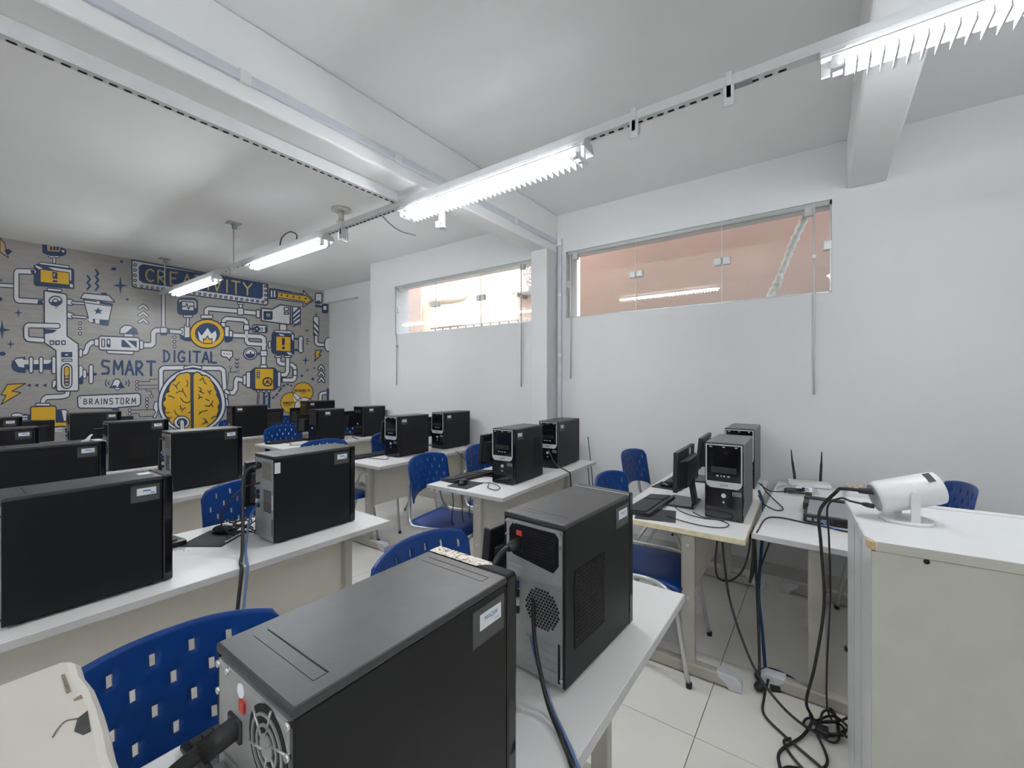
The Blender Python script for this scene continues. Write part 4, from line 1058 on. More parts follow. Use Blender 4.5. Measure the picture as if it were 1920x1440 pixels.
STAIN = mat('dark_grime', (.03, .03, .032), .7, var=.3, scale=60)
GRIME = mat('brown_grime', (.17, .13, .10), .8, var=.4, scale=50)
zt = .3853
MB().prism([(w - .008, .147), (w - .012, .110), (w - .017, .110), (w - .021, .123), (w - .016, .141)], 'z', zt - .001, zt + .0004).obj('grime_spot', STAIN, cc)
MB().prism([(w - .013, .180), (w - .007, .182), (w - .007, .174), (w - .013, .176)], 'z', zt - .001, zt + .0004).obj('grime_spot', GRIME, cc)
MB().prism([(w - .0135, .241), (w - .011, .242), (w - .0125, .197), (w - .0155, .197)], 'z', zt - .001, zt + .0004).obj('grime_spot', GRIME, cc)
MB().tube(smooth_path([(w - .016, .141, zt), (w - .023, .146, zt), (w - .029, .140, zt), (w - .034, .129, zt)], 5), .0008, 5).obj('grime_streak', GRIME, cc)
# ================================================================ printed mural on the back wall
# The drawing is flat print.  It was measured on the picture grid (three grid units per picture unit)
# and rectified here to the wall plane, so it is true to scale on the wall itself.
_th = CAM_YAW
_F = (math.sin(_th), math.cos(_th)); _R = (math.cos(_th), -math.sin(_th))
def wallpt(p, lay):
    a = (p[0] / 3 - 960) / 802; b = -(400 + p[1] / 3 - 716) / 802
    rx, ry = _F[0] + _R[0] * a, _F[1] + _R[1] * a
    t = (7.69 + .541 * SL) / (ry + SL * rx)
    off = 0.0042 + 0.0003 * lay
    return (rx * t - SL * off, ry * t - off, CAM_H + b * t)
def vinyl(name, col): return mat('print_' + name, col, .33, var=.03, scale=6)
VN = vinyl('navy', (.030, .062, .145)); VW = vinyl('white', (.74, .745, .755)); VY = vinyl('yellow', (.72, .43, .035)); VK = vinyl('ink', (.035, .045, .075))
VB = vinyl('buff', (.55, .40, .20)); VG = vinyl('grey', (.47, .47, .48))
CONC = bpy.data.materials.new('print_concrete'); CONC.use_nodes = True
_n = CONC.node_tree; _p = _n.nodes['Principled BSDF']; _p.inputs['Roughness'].default_value = .33
_t = _n.nodes.new('ShaderNodeTexCoord'); _mp = _n.nodes.new('ShaderNodeMapping'); _mp.inputs['Scale'].default_value = (3, 3, 14)
_z = _n.nodes.new('ShaderNodeTexNoise'); _z.inputs['Scale'].default_value = 2.2; _z.inputs['Detail'].default_value = 8; _z.inputs['Roughness'].default_value = .7
_r = _n.nodes.new('ShaderNodeValToRGB')
_r.color_ramp.elements[0].position = .3; _r.color_ramp.elements[0].color = (.330, .315, .300, 1)
_r.color_ramp.elements[1].position = .72; _r.color_ramp.elements[1].color = (.43, .412, .388, 1)
for a, b in ((_t.outputs['Object'], _mp.inputs['Vector']), (_mp.outputs['Vector'], _z.inputs['Vector']), (_z.outputs['Fac'], _r.inputs['Fac']), (_r.outputs['Color'], _p.inputs['Base Color'])): _n.links.new(a, b)
MATS['print_concrete'] = CONC
mural = thing('wall_mural', 'printed mural of machines, a yellow brain and lettering on concrete grey', 'mural', (1.8, ymur(1.8), 0))
MUO = Vector(mural.location)
mb = MB()
mb.prism([(XL, ymur(XL) - .003), (4.43, ymur(4.43) - .003), (4.43, ymur(4.43)), (XL, ymur(XL))], 'z', .02, ZC - .002)
bg = mb.obj('mural_background', CONC, mural); bg.location = -MUO

class MU:
    """one printed motif"""
    def __init__(s, name): s.name = name; s.mb = MB(); s.lay = 0
    def poly(s, pts, m):
        s.lay += 1; bm = s.mb.bm; k = s.mb.mi(m)
        vs = [bm.verts.new(wallpt(p, s.lay)) for p in pts]
        for tri in tessellate_polygon([[Vector((p[0], p[1], 0)) for p in pts]]):
            try: bm.faces.new([vs[i] for i in tri]).material_index = k
            except ValueError: pass
        return s
    def ell(s, c, rx, ry=None, m=None, n=20):
        ry = rx if ry is None else ry
        return s.poly([(c[0] + rx * math.cos(2 * PI * i / n), c[1] + ry * math.sin(2 * PI * i / n)) for i in range(n)], m)
    def line(s, pts, w, m=None, closed=False):
        m = m or VK; s.lay += 1; bm = s.mb.bm; k = s.mb.mi(m)
        P = list(pts) + ([pts[0]] if closed else [])
        for a, b in zip(P, P[1:]):
            dx, dy = b[0] - a[0], b[1] - a[1]; l = math.hypot(dx, dy)
            if l < 1e-6: continue
            nx, ny = -dy / l * w / 2, dx / l * w / 2
            bm.faces.new([bm.verts.new(wallpt(q, s.lay)) for q in ((a[0] + nx, a[1] + ny), (b[0] + nx, b[1] + ny), (b[0] - nx, b[1] - ny), (a[0] - nx, a[1] - ny))]).material_index = k
        s.lay += .25
        for a in P:
            bm.faces.new([bm.verts.new(wallpt((a[0] + w / 2 * math.cos(q * PI / 4), a[1] + w / 2 * math.sin(q * PI / 4)), s.lay)) for q in range(8)]).material_index = k
        return s
    def shape(s, pts, fill, w=6, ink=None):
        s.poly(pts, fill); return s.line(pts, w, ink, True)
    def disc(s, c, rx, ry=None, fill=None, w=6, ink=None):
        ry = rx if ry is None else ry
        s.ell(c, rx + w / 2, ry + w / 2, ink or VK); return s.ell(c, rx - w / 2, ry - w / 2, fill)
    def rr(s, x0, y0, x1, y1, r, fill, w=6, sk=0.0, ink=None):
        """rounded box; sk = slope of its horizontal edges"""
        pts = []
        for cx, cy, a0 in ((x1 - r, y0 + r, -90), (x1 - r, y1 - r, 0), (x0 + r, y1 - r, 90), (x0 + r, y0 + r, 180)):
            for q in range(4):
                a = math.radians(a0 + q * 30); x = cx + r * math.cos(a); pts.append((x, cy + r * math.sin(a) + sk * (x - x0)))
        s.poly(pts, fill)
        return s.line(pts, w, ink, True) if w else s
    def pipe(s, pts, w=28, fill=None, ow=6):
        s.line(pts, w + ow, VK); return s.line(pts, w - ow, fill or VW)
    def done(s):
        o = s.mb.obj(s.name, None, mural); o.location = -MUO; return o

LET = {  # single-stroke letters on a 0..1 square (y down)
 'A': [[(0, 1), (.45, 0), (.9, 1)], [(.18, .64), (.72, .64)]], 'B': [[(0, 1), (0, 0), (.5, .03), (.66, .22), (.5, .45), (0, .48)], [(.5, .47), (.76, .7), (.55, .97), (0, 1)]],
 'C': [[(.8, .15), (.5, 0), (.15, .15), (0, .5), (.15, .85), (.5, 1), (.8, .85)]], 'D': [[(0, 0), (.1, 0), (.1, 1), (0, 1)], [(.1, 0), (.5, .08), (.75, .4), (.72, .7), (.45, .97), (.1, 1)]],
 'E': [[(.7, 0), (0, 0), (0, 1), (.7, 1)], [(0, .48), (.55, .48)]], 'G': [[(.75, .15), (.45, 0), (.12, .2), (0, .55), (.15, .9), (.5, 1), (.75, .85), (.75, .6), (.5, .6)]],
 'I': [[(.2, 0), (.2, 1)]], 'L': [[(0, 0), (0, 1), (.7, 1)]], 'M': [[(0, 1), (.08, 0), (.45, .65), (.85, 0), (.92, 1)]], 'N': [[(0, 1), (.05, 0), (.75, 1), (.78, 0)]],
 'O': [[(.15, 0), (.6, 0), (.7, .15), (.7, .85), (.6, 1), (.15, 1), (.03, .85), (.03, .15), (.15, 0)]], 'R': [[(0, 1), (0, 0), (.5, .03), (.7, .25), (.5, .5), (.05, .52), (.75, 1)]],
 'S': [[(.75, .05), (.15, 0), (.02, .2), (.12, .42), (.62, .52), (.75, .72), (.65, .97), (.05, 1)]], 'T': [[(0, 0), (.9, 0)], [(.45, 0), (.45, 1)]], 'V': [[(0, 0), (.4, 1), (.85, 0)]], 'Y': [[(0, 0), (.42, .45), (.85, 0)], [(.42, .45), (.42, 1)]]}
def word(mu, txt, x, y, w, h, gap, lw, m, slope=0.0, grow=0.0, wide=None):
    for i, ch in enumerate(txt):
        k = (wide or {}).get(ch, 1.0); hh = h * (1 + grow * i)
        for st in LET[ch]:
            mu.line([(x + px * w * k, y + slope * (px * w * k) + py * hh) for px, py in st], lw, m)
        dx = (w * (.45 if ch == 'I' else k)) + gap
        x += dx; y += slope * dx

def star4(name, c, r, k=.55):
    m = MU(name); cx, cy = c; pts = []
    for i in range(8):
        a = i * PI / 4; rr = (r if i % 4 == 0 else r * 1.15) if i % 2 == 0 else r * .24
        pts.append((cx + rr * math.cos(a), cy + rr * math.sin(a)))
    m.poly(pts, VN).done()
def sq(v, a, b): return [(a[0], a[1]), (b[0], a[1]), (b[0], b[1]), (a[0], b[1])]

# --- left: upper corner, warning box, robot column
MU('burst_motif').shape([(0, 140), (26, 168), (35, 210), (48, 252), (0, 216)], VB, 5).poly([(24, 208), (48, 200), (70, 215), (50, 232), (36, 230)], VN).done()
m = MU('robot_head_motif'); m.poly([(237, 172), (238, 222), (262, 234), (350, 242), (372, 232), (372, 205), (340, 190)], VN).poly([(264, 180), (340, 193), (336, 217), (268, 212)], VB)
for x in (281, 300, 318): m.poly(sq(0, (x, 190), (x + 12, 208)), VK)
m.poly([(350, 205), (364, 212), (358, 222), (346, 214)], VW); m.disc((304, 245), 32, 7, VW, 5); m.pipe([(305, 254), (304, 276)], 16, VW, 5); m.done()
m = MU('warning_box_motif'); m.pipe([(228, 282), (384, 302)], 14, VW, 5)
m.shape([(192, 295), (210, 286), (405, 312), (415, 322), (415, 424), (200, 406), (192, 396)], VN, 5).poly([(200, 292), (240, 310), (222, 316), (200, 300)], VW)
m.poly([(270, 302), (400, 320), (400, 380), (388, 372), (388, 334), (300, 318)], VW).poly([(394, 395), (410, 402), (408, 420), (392, 412)], VW)
m.shape([(226, 314), (390, 334), (390, 404), (226, 388)], VY, 5).poly([(295, 330), (323, 334), (323, 370), (295, 367)], VK).poly([(302, 340), (311, 341), (303, 360)], VW).poly([(295, 375), (323, 378), (323, 389), (295, 387)], VK); m.done()
m = MU('left_pipe_motif'); m.pipe([(-10, 404), (75, 409)], 22); m.pipe([(190, 328), (98, 326), (92, 335), (92, 478), (102, 490), (235, 498)], 30); m.poly([(215, 486), (240, 488), (240, 512), (210, 508)], VN).poly([(170, 318), (195, 320), (195, 346), (178, 344)], VN); m.done()
m = MU('robot_column_motif')
m.pipe([(272, 428), (340, 434)], 16); m.pipe([(380, 498), (402, 502)], 32); m.pipe([(408, 503), (470, 508)], 14); m.pipe([(380, 572), (402, 577)], 32); m.pipe([(408, 580), (482, 586)], 14)
m.shape([(248, 436), (362, 452), (376, 462), (377, 690), (440, 736), (442, 992), (434, 1000), (324, 1000), (318, 992), (314, 772), (250, 728)], VW, 7)
m.poly([(248, 650), (322, 656), (300, 672), (250, 680)], VN); m.pipe([(325, 634), (158, 630), (148, 640), (148, 695), (160, 708), (238, 714)], 28)
m.disc((312, 493), 36, 26, VW, 7).poly([(280, 500), (345, 490), (344, 505), (325, 518), (298, 516)], VN).disc((311, 492), 15, 10, VW, 6); m.line([(315, 516), (315, 535)], 5).line([(326, 512), (326, 526)], 5)
for x in (291, 324, 357): m.shape(sq(0, (x - 9, 718), (x + 9, 738)), VW, 6)
m.poly(sq(0, (345, 780), (406, 810)), VN).poly(sq(0, (366, 792), (382, 800)), VW).shape(sq(0, (349, 820), (404, 832)), VW, 5)
m.rr(346, 846, 404, 985, 28, VW, 7).rr(360, 860, 390, 972, 14, VK, 4).rr(363, 864, 387, 915, 11, VY, 0)
for y in (918, 936, 955): m.poly(sq(0, (364, y), (386, y + 9)), VB)
m.done()
m = MU('coffee_cup_motif'); m.poly([(570, 446), (600, 448), (602, 458), (565, 454)], VN).shape([(472, 449), (612, 462), (646, 500), (452, 478)], VW, 6).shape([(470, 486), (632, 509), (606, 632), (503, 612)], VW, 6)
m.poly([(548, 490), (630, 508), (626, 520), (546, 508)], VN).poly([(480, 500), (630, 522), (629, 526), (481, 506)], VK).poly([(494, 592), (612, 600), (606, 628), (500, 612)], VN).poly([(535, 596), (560, 598), (558, 622), (534, 618)], VW).poly([(494, 592), (520, 594), (524, 614), (503, 612)], VW).poly([(546, 494), (560, 496), (560, 510), (545, 508)], VW)
m.poly([(552 + (28 if i % 2 == 0 else 12) * math.sin(i * PI / 5), 551 - (22 if i % 2 == 0 else 9) * math.cos(i * PI / 5)) for i in range(10)], VN); m.done()
m = MU('steam_motif')
for x, y0, n in ((498, 352, 4), (545, 318, 6)): m.line([(x + (9 if i % 2 else -7), y0 + i * 19) for i in range(n + 1)], 11, VN)
m.done()
for nm, c, r in (('spark_motif', (677, 407), 46), ('spark_motif', (103, 560), 25), ('spark_motif', (12, 656), 50), ('spark_motif', (60, 736), 25), ('spark_motif', (1718, 827), 23), ('spark_motif', (1728, 882), 12), ('spark_motif', (6, 376), 14)): star4(nm, c, r)
for c, rx, ry in (((640, 313), 15, 9), ((683, 272), 10, 7), ((715, 484), 9, 6), ((14, 790), 18, 12), ((0, 483), 14, 12), ((1697, 914), 7, 7), ((1759, 932), 8, 8), ((1767, 871), 5, 5)): MU('dot_motif').ell(c, rx, ry, VN).done()
for x, ys in ((450, (618, 648, 677)), (981, (697, 723, 749))):
    m = MU('ring_dots_motif')
    for y in ys: m.disc((x, y), 8, 7, VW, 5)
    m.done()
m = MU('chevron_motif')
for y in (520, 560, 598): m.pipe([(782, y + 14), (806, y - 2), (828, y + 18)], 15)
m.done()
m = MU('chevron_motif')
for y in (858, 892, 926): m.pipe([(1793, y + 18), (1806, y), (1821, y + 20)], 13)
m.done()
# --- CREATIVITY sign
m = MU('creativity_sign_motif'); m.shape([(741, 262), (1504, 400), (1506, 508), (1496, 516), (760, 418), (744, 408)], VW, 7)
m.poly([(800, 286), (1462, 388), (1478, 402), (1478, 470), (1466, 482), (806, 392), (782, 376), (780, 300)], VN)
for k in range(5): m.disc((759, 291 + 29 * k), 8, 7, VW, 5)
for k in range(24): m.disc((797 + 29.5 * k, 411 + 3.85 * k), 7, 6, VW if k < 8 else VG, 5)
for k in range(4): m.disc((1491, 412 + 25 * k), 7, 6, VG, 5)
word(m, 'CREATIVITY', 818, 312, 55, 70, 14, 9, VB, .1445, -.006, {'T': .9, 'V': .95})
m.done()
m = MU('arrow_sign_motif'); m.poly([(1511, 420), (1560, 425), (1640, 440), (1640, 494), (1560, 484), (1511, 482)], VN)
for x in (1523, 1540): m.poly([(x, 434), (x + 8, 435), (x + 8, 472), (x, 470)], VW)
m.shape([(1556, 436), (1706, 456), (1706, 435), (1762, 491), (1704, 528), (1704, 502), (1556, 482)], VW, 6).shape([(1560, 444), (1714, 463), (1714, 455), (1752, 490), (1712, 514), (1712, 496), (1560, 474)], VY, 5)
for k in range(5):
    cx, cy = 1582 + 34 * k, 460 + 5 * k; m.poly([(cx + (9 if i % 2 == 0 else 4) * math.sin(i * PI / 5), cy - (9 if i % 2 == 0 else 4) * math.cos(i * PI / 5)) for i in range(10)], VK)
m.done()
# --- lamp machine and pipes
m = MU('siren_machine_motif'); m.pipe([(465, 786), (482, 782), (494, 745), (512, 728), (540, 724)], 28); m.rr(444, 764, 464, 810, 8, VW, 6); m.rr(530, 706, 560, 748, 10, VW, 6)
m.pipe([(800, 742), (850, 742), (862, 730), (862, 672), (874, 660), (905, 658)], 30); m.rr(784, 716, 806, 765, 8, VW, 6)
m.rr(600, 766, 752, 788, 10, VW, 6, .05).rr(696, 676, 748, 700, 3, VW, 6)
m.shape([(672, 676), (676, 648), (700, 630), (735, 632), (765, 652), (775, 680)], VW, 6).poly([(700, 678), (745, 640), (765, 654), (774, 680)], VN)
m.rr(556, 690, 784, 768, 12, VW, 7, .04); 
for x in (572, 602): m.shape([(x, 708), (x + 16, 709), (x + 16, 751), (x, 750)], VW, 6)
m.poly([(604, 735), (618, 736), (618, 750), (604, 749)], VN).poly([(682, 712), (768, 718), (768, 758), (682, 752)], VN).poly([(698, 713), (716, 715), (766, 757), (740, 756)], VW); m.done()
m = MU('sign_pipe_motif'); m.pipe([(919, 640), (918, 440)], 20); m.pipe([(945, 662), (1015, 668)], 24); m.poly([(944, 652), (956, 654), (956, 676), (944, 674)], VN); m.rr(901, 642, 940, 684, 8, VN, 6).rr(901, 642, 940, 674, 8, VW, 5); m.done()
m = MU('heartbeat_monitor_motif'); m.rr(998, 478, 1110, 570, 22, VN, 6).poly([(1010, 486), (1095, 490), (1103, 500), (1103, 535), (1094, 530), (1094, 500), (1020, 496), (1006, 500)], VW).shape([(1021, 494), (1091, 500), (1091, 550), (1022, 545)], VW, 6)
m.line([(1022, 524), (1044, 524), (1050, 506), (1059, 540), (1067, 522), (1091, 524)], 6); m.rr(1030, 572, 1082, 586, 6, VW, 6); m.pipe([(1056, 592), (1054, 632)], 16); m.done()
m = MU('flame_gauge_motif'); m.rr(1012, 644, 1040, 690, 6, VW, 6).rr(1036, 628, 1068, 700, 6, VW, 6).poly([(1012, 680), (1036, 690), (1036, 696), (1076, 700), (1076, 722), (1040, 718), (1012, 704)], VN)
m.rr(1262, 636, 1290, 700, 6, VW, 6).rr(1288, 660, 1308, 705, 6, VW, 6).poly([(1262, 690), (1310, 694), (1308, 716), (1280, 728), (1262, 722)], VN); m.rr(1240, 614, 1268, 640, 6, VW, 6); m.rr(1128, 572, 1196, 592, 6, VW, 6)
m.disc((1165, 678), 98, 82, VY, 7).disc((1166, 676), 68, 57, VN, 5)
m.poly([(1112, 660), (1132, 688), (1140, 680), (1166, 644), (1188, 678), (1212, 660), (1218, 690), (1208, 718), (1190, 732), (1145, 732), (1120, 712)], VW)
m.shape([(1143, 704), (1152, 712), (1166, 690), (1178, 710), (1192, 704), (1192, 732), (1143, 732)], VY, 5); m.done()
m = MU('upper_pipe_motif'); m.pipe([(1160, 580), (1160, 545), (1172, 536), (1335, 550)], 26); m.pipe([(1365, 554), (1440, 562)], 26); m.pipe([(1352, 508), (1354, 536)], 18); m.rr(1335, 533, 1370, 572, 6, VW, 6); m.rr(1440, 543, 1462, 588, 6, VW, 6); m.rr(1334, 502, 1372, 512, 4, VW, 5); m.done()
m = MU('projector_machine_motif'); m.shape([(1470, 534), (1530, 540), (1575, 515), (1632, 522), (1632, 622), (1620, 626), (1470, 604)], VW, 7).rr(1484, 553, 1530, 596, 3, VN, 6).shape([(1496, 562), (1520, 564), (1520, 585), (1496, 582)], VW, 5).line([(1497, 574), (1504, 575), (1508, 568), (1512, 580), (1518, 574)], 4)
m.shape(sq(0, (1598, 530), (1622, 548)), VW, 6).shape(sq(0, (1598, 556), (1622, 567)), VW, 6).rr(1634, 524, 1642, 628, 3, VW, 5)
m.shape([(1645, 524), (1688, 530), (1688, 628), (1645, 620)], VW, 5)
for k in range(4): m.poly([(1646, 560 + 26 * k), (1687, 522 + 28 * k), (1687, 536 + 28 * k), (1646, 574 + 26 * k)] if k < 2 else [(1646, 556 + 26 * k), (1687, 520 + 28 * k), (1687, 534 + 28 * k), (1646, 570 + 24 * k)], VN)
m.done()
m = MU('small_camera_motif'); m.line([(1394, 648), (1424, 652)], 12, VN); m.rr(1422, 628, 1501, 668, 4, VW, 7, .03).disc((1443, 650), 15, 14, VN, 6).disc((1443, 650), 6, 5, VW, 3).disc((1470, 652), 8, 7, VW, 5).poly([(1488, 638), (1500, 640), (1500, 668), (1490, 666)], VN); m.done()
m = MU('middle_pipe_motif'); m.pipe([(1256, 620), (1258, 602), (1272, 592), (1372, 600), (1386, 612), (1386, 718), (1398, 732), (1490, 738)], 24); m.rr(1370, 626, 1402, 658, 5, VW, 6); m.done()
m = MU('valve_feed_pipe_motif'); m.pipe([(1310, 686), (1468, 694), (1484, 706), (1482, 862)], 26); m.rr(1464, 772, 1502, 804, 5, VW, 6); m.rr(1462, 852, 1502, 872, 5, VW, 6); m.rr(1508, 720, 1524, 756, 5, VW, 6); m.done()
m = MU('warning_box_motif'); m.rr(1572, 622, 1612, 660, 4, VW, 6); m.shape([(1530, 680), (1545, 658), (1632, 662), (1652, 678), (1652, 790), (1640, 800), (1538, 788), (1528, 776)], VN, 6).poly([(1545, 660), (1632, 664), (1645, 676), (1548, 668)], VW).poly([(1566, 678), (1590, 680), (1606, 694), (1580, 692)], VW).poly([(1640, 680), (1650, 684), (1650, 720), (1640, 704)], VW).poly([(1610, 782), (1630, 782), (1648, 796), (1625, 796)], VW)
m.shape([(1550, 690), (1636, 694), (1636, 780), (1550, 774)], VY, 6).poly([(1584, 702), (1602, 703), (1600, 742), (1586, 741)], VK).poly([(1585, 750), (1601, 751), (1601, 764), (1585, 763)], VK)
m.line([(1655, 705), (1675, 706)], 12, VN).line([(1655, 768), (1675, 769)], 12, VN); m.rr(1678, 692, 1704, 784, 12, VW, 6)
for k in range(7): m.line([(1694, 715 + 8 * k), (1702, 715 + 8 * k)], 3)
m.rr(1544, 800, 1582, 812, 5, VW, 6); m.rr(1596, 800, 1636, 812, 5, VW, 6); m.done()
m = MU('gauge_motif'); m.line([(1442, 790), (1466, 792)], 12, VN); m.disc((1407, 790), 37, 33, VW, 7).disc((1407, 790), 27, 24, VW, 5).poly([(1380, 790), (1434, 790), (1428, 806), (1407, 814), (1386, 806)], VN).ell((1408, 786), 5, 9, VK); m.done()
m = MU('chat_bubble_motif'); m.shape([(1246, 770), (1304, 774), (1308, 780), (1308, 806), (1296, 812), (1292, 828), (1276, 810), (1250, 806), (1243, 798), (1243, 776)], VW, 6)
for k in range(3): m.ell((1261 + 15 * k, 790 + k), 4, 3, VK)
m.done()
m = MU('down_chevron_motif')
for y in (818, 840, 860): m.poly([(1321, y - 4), (1333, y + 4), (1345, y - 4), (1345, y + 3), (1333, y + 13), (1321, y + 3)], VN)
m.done()
m = MU('valve_box_motif'); m.pipe([(1392, 938), (1368, 940), (1334, 930), (1326, 945), (1326, 985), (1312, 1010), (1288, 1008)], 26)
m.pipe([(1566, 806), (1566, 835), (1578, 846), (1640, 852), (1658, 866), (1658, 925), (1648, 938), (1575, 938)], 24); m.pipe([(1618, 806), (1616, 890), (1606, 908), (1578, 908)], 24); m.rr(1648, 880, 1670, 912, 5, VW, 6)
m.poly([(1568, 896), (1582, 898), (1582, 920), (1568, 920)], VN).poly([(1568, 926), (1590, 927), (1590, 948), (1568, 948)], VN)
m.rr(1366, 910, 1386, 966, 5, VW, 6); m.rr(1384, 892, 1410, 980, 8, VW, 6); m.rr(1556, 892, 1578, 976, 6, VW, 6)
m.shape([(1408, 890), (1432, 870), (1540, 870), (1560, 888), (1560, 980), (1538, 994), (1430, 994), (1408, 980)], VN, 6).shape([(1432, 872), (1538, 872), (1538, 992), (1432, 990)], VY, 6)
for k in range(4): m.shape(sq(0, (1444, 886 + 11 * k), (1458, 894 + 11 * k)), VW, 4)
m.disc((1503, 948), 28, 26, VK, 2).ell((1503, 948), 21, 19, VY).ell((1503, 948), 9, 8, VK).line([(1503, 948), (1504, 928)], 5).line([(1503, 948), (1486, 960)], 5).line([(1503, 948), (1520, 960)], 5); m.done()
m = MU('valve_leg_motif')
for x in (1452, 1484, 1512): m.rr(x - 9, 994, x + 9, 1006, 3, VW, 5)
m.poly([(1478, 1006), (1492, 1006), (1492, 1080), (1478, 1080)], VN).poly([(1506, 1006), (1520, 1006), (1520, 1095), (1506, 1095)], VN)
for k in range(6): m.shape(sq(0, (1449 - k, 1008 + 11 * k), (1458 - k, 1016 + 11 * k)), VW, 4)
pts = [(1492, 1022), (1504, 1036), (1524, 1042), (1546, 1030), (1564, 1008), (1584, 978), (1605, 962), (1628, 962), (1644, 976)]
m.line(pts, 9); 
for (x, y) in pts[::1]: m.ell((x, y), 4, 3, VW)
m.done()
m = MU('venn_motif')
for c, rx, ry in (((1703, 1006), 57, 54), ((1637, 1066), 60, 58), ((1712, 1090), 56, 55)): m.disc(c, rx, ry, VY, 4)
m.ell((1668, 1036), 19, 26, VW).ell((1700, 1040), 10, 8, VW).ell((1672, 1088), 14, 26, VW).poly([(1690, 1040), (1730, 1042), (1745, 1052), (1700, 1058), (1680, 1058)], VW)
for c, rx, ry in (((1703, 1006), 57, 54), ((1637, 1066), 60, 58), ((1712, 1090), 56, 55)): m.line([(c[0] + rx * math.cos(a * PI / 16), c[1] + ry * math.sin(a * PI / 16)) for a in range(32)], 4, None, True)
word(m, 'DESIRABILITY', 1657, 991, 7.2, 12, 1.2, 2.6, VK); word(m, 'VIABILITY', 1590, 1060, 7.2, 12, 1.2, 2.6, VK); m.line([(1694, 1012), (1712, 1012)], 3).line([(1594, 1080), (1636, 1079)], 3); m.done()
for nm, pts in (('lightning_motif', [(42, 962), (145, 957), (68, 1000), (118, 1008), (6, 1076), (34, 1024), (6, 1020)]), ('lightning_motif', [(1776, 770), (1811, 771), (1792, 795), (1805, 798), (1768, 832), (1778, 806), (1770, 802)])): MU(nm).shape(pts, VY, 6).done()
m = MU('bottle_motif'); m.line([(1778, 565), (1778, 585)], 7, VN); m.rr(1762, 580, 1792, 690, 8, VW, 5).poly([(1762, 600), (1792, 636), (1792, 650), (1762, 614)], VN).poly([(1762, 632), (1792, 668), (1792, 684), (1762, 648)], VN).poly([(1762, 664), (1786, 690), (1762, 690)], VN)
m.pipe([(1777, 695), (1778, 728), (1788, 738), (1822, 740)], 20); m.disc((1846, 738), 22, 40, VW, 6); m.done()
for a, b in (((1718, 652), (1724, 662)), ((1736, 656), (1728, 664)), ((1722, 712), (1732, 704)), ((1724, 722), (1738, 718)), ((1722, 732), (1730, 736))): MU('tick_motif').line([a, b], 5).done()
m = MU('corner_gadget_motif'); m.rr(1773, 450, 1810, 505, 5, VW, 6).ell((1790, 500), 14, 10, VN).poly([(1772, 512), (1812, 520), (1812, 532), (1772, 528)], VN).rr(1812, 512, 1842, 560, 6, VN, 5).rr(1816, 520, 1838, 545, 4, VW, 4); m.done()
m = MU('corner_pipe_motif'); m.pipe([(1800, 1065), (1802, 1020), (1812, 1012), (1842, 1008)], 20); m.poly([(1836, 985), (1850, 985), (1850, 1070), (1836, 1070)], VN); m.done()
# --- lettering, bubble, bell, circuits
m = MU('smart_lettering'); word(m, 'SMART', 572, 828, 48, 74, 12, 13, VN, .022, .01, {'M': 1.15, 'T': 1.05, 'S': 1.15}); m.done()
m = MU('digital_lettering'); word(m, 'DIGITAL', 918, 772, 48, 62, 8, 11, VN, .035, -.01, {'D': .95, 'A': .85, 'L': .85, 'T': .9}); m.done()
m = MU('brainstorm_bubble_motif'); m.shape([(448, 1026), (776, 1012), (790, 1022), (790, 1072), (778, 1084), (664, 1092), (672, 1130), (626, 1096), (450, 1096), (438, 1086), (436, 1036)], VW, 7); m.poly([(612, 1094), (660, 1092), (672, 1130)], VN)
word(m, 'BRAINSTORM', 472, 1044, 23.5, 30, 7.8, 5, VK, -.018, .012, {'M': 1.0}); m.line([(450, 1042), (455, 1036)], 4); m.done()
m = MU('bell_motif'); m.disc((660, 985), 15, 9, VW, 5).shape([(618, 980), (632, 962), (638, 942), (652, 932), (668, 934), (680, 950), (686, 966), (698, 980)], VW, 6).poly([(662, 978), (676, 946), (686, 966), (697, 980)], VN).poly([(620, 978), (640, 966), (660, 972), (650, 978)], VN)
for x, s in ((598, 1), (613, 1), (706, -1), (721, -1)):
    h = 18 if x in (598, 721) else 9
    m.line([(x, 955 - h), (x - 6 * s, 955), (x, 955 + h)], 6, VN)
m.done()
m = MU('triangle_row_motif')
for x in (150, 193, 240): m.poly([(x, 967), (x + 22, 957), (x + 22, 977)], VK)
m.done()
m = MU('circuit_motif')
for y in (946, 968, 988): m.line([(775, y), (840, y), (842, y - 12), (884, y - 14)] if y == 946 else [(775, y), (884, y - 2)], 4)
m.line([(818, 990), (820, 998), (850, 1000), (852, 1022)], 4); m.line([(826, 1040), (826, 1112)], 4); m.line([(735, 1107), (870, 1103)], 4); m.line([(735, 1127), (782, 1126), (784, 1144), (870, 1140)], 4); m.line([(740, 1160), (870, 1156)], 4)
for c in ((770, 947), (770, 968), (770, 989), (852, 1029), (826, 1045), (826, 1064), (826, 1084), (728, 1107), (728, 1127)): m.disc(c, 8, 7, VW, 5)
m.line([(1280, 965), (1284, 894), (1330, 892)], 4).line([(1294, 892), (1295, 872)], 4); m.disc((1295, 868), 6, 6, VW, 4); m.disc((1335, 891), 6, 6, VW, 4); m.done()
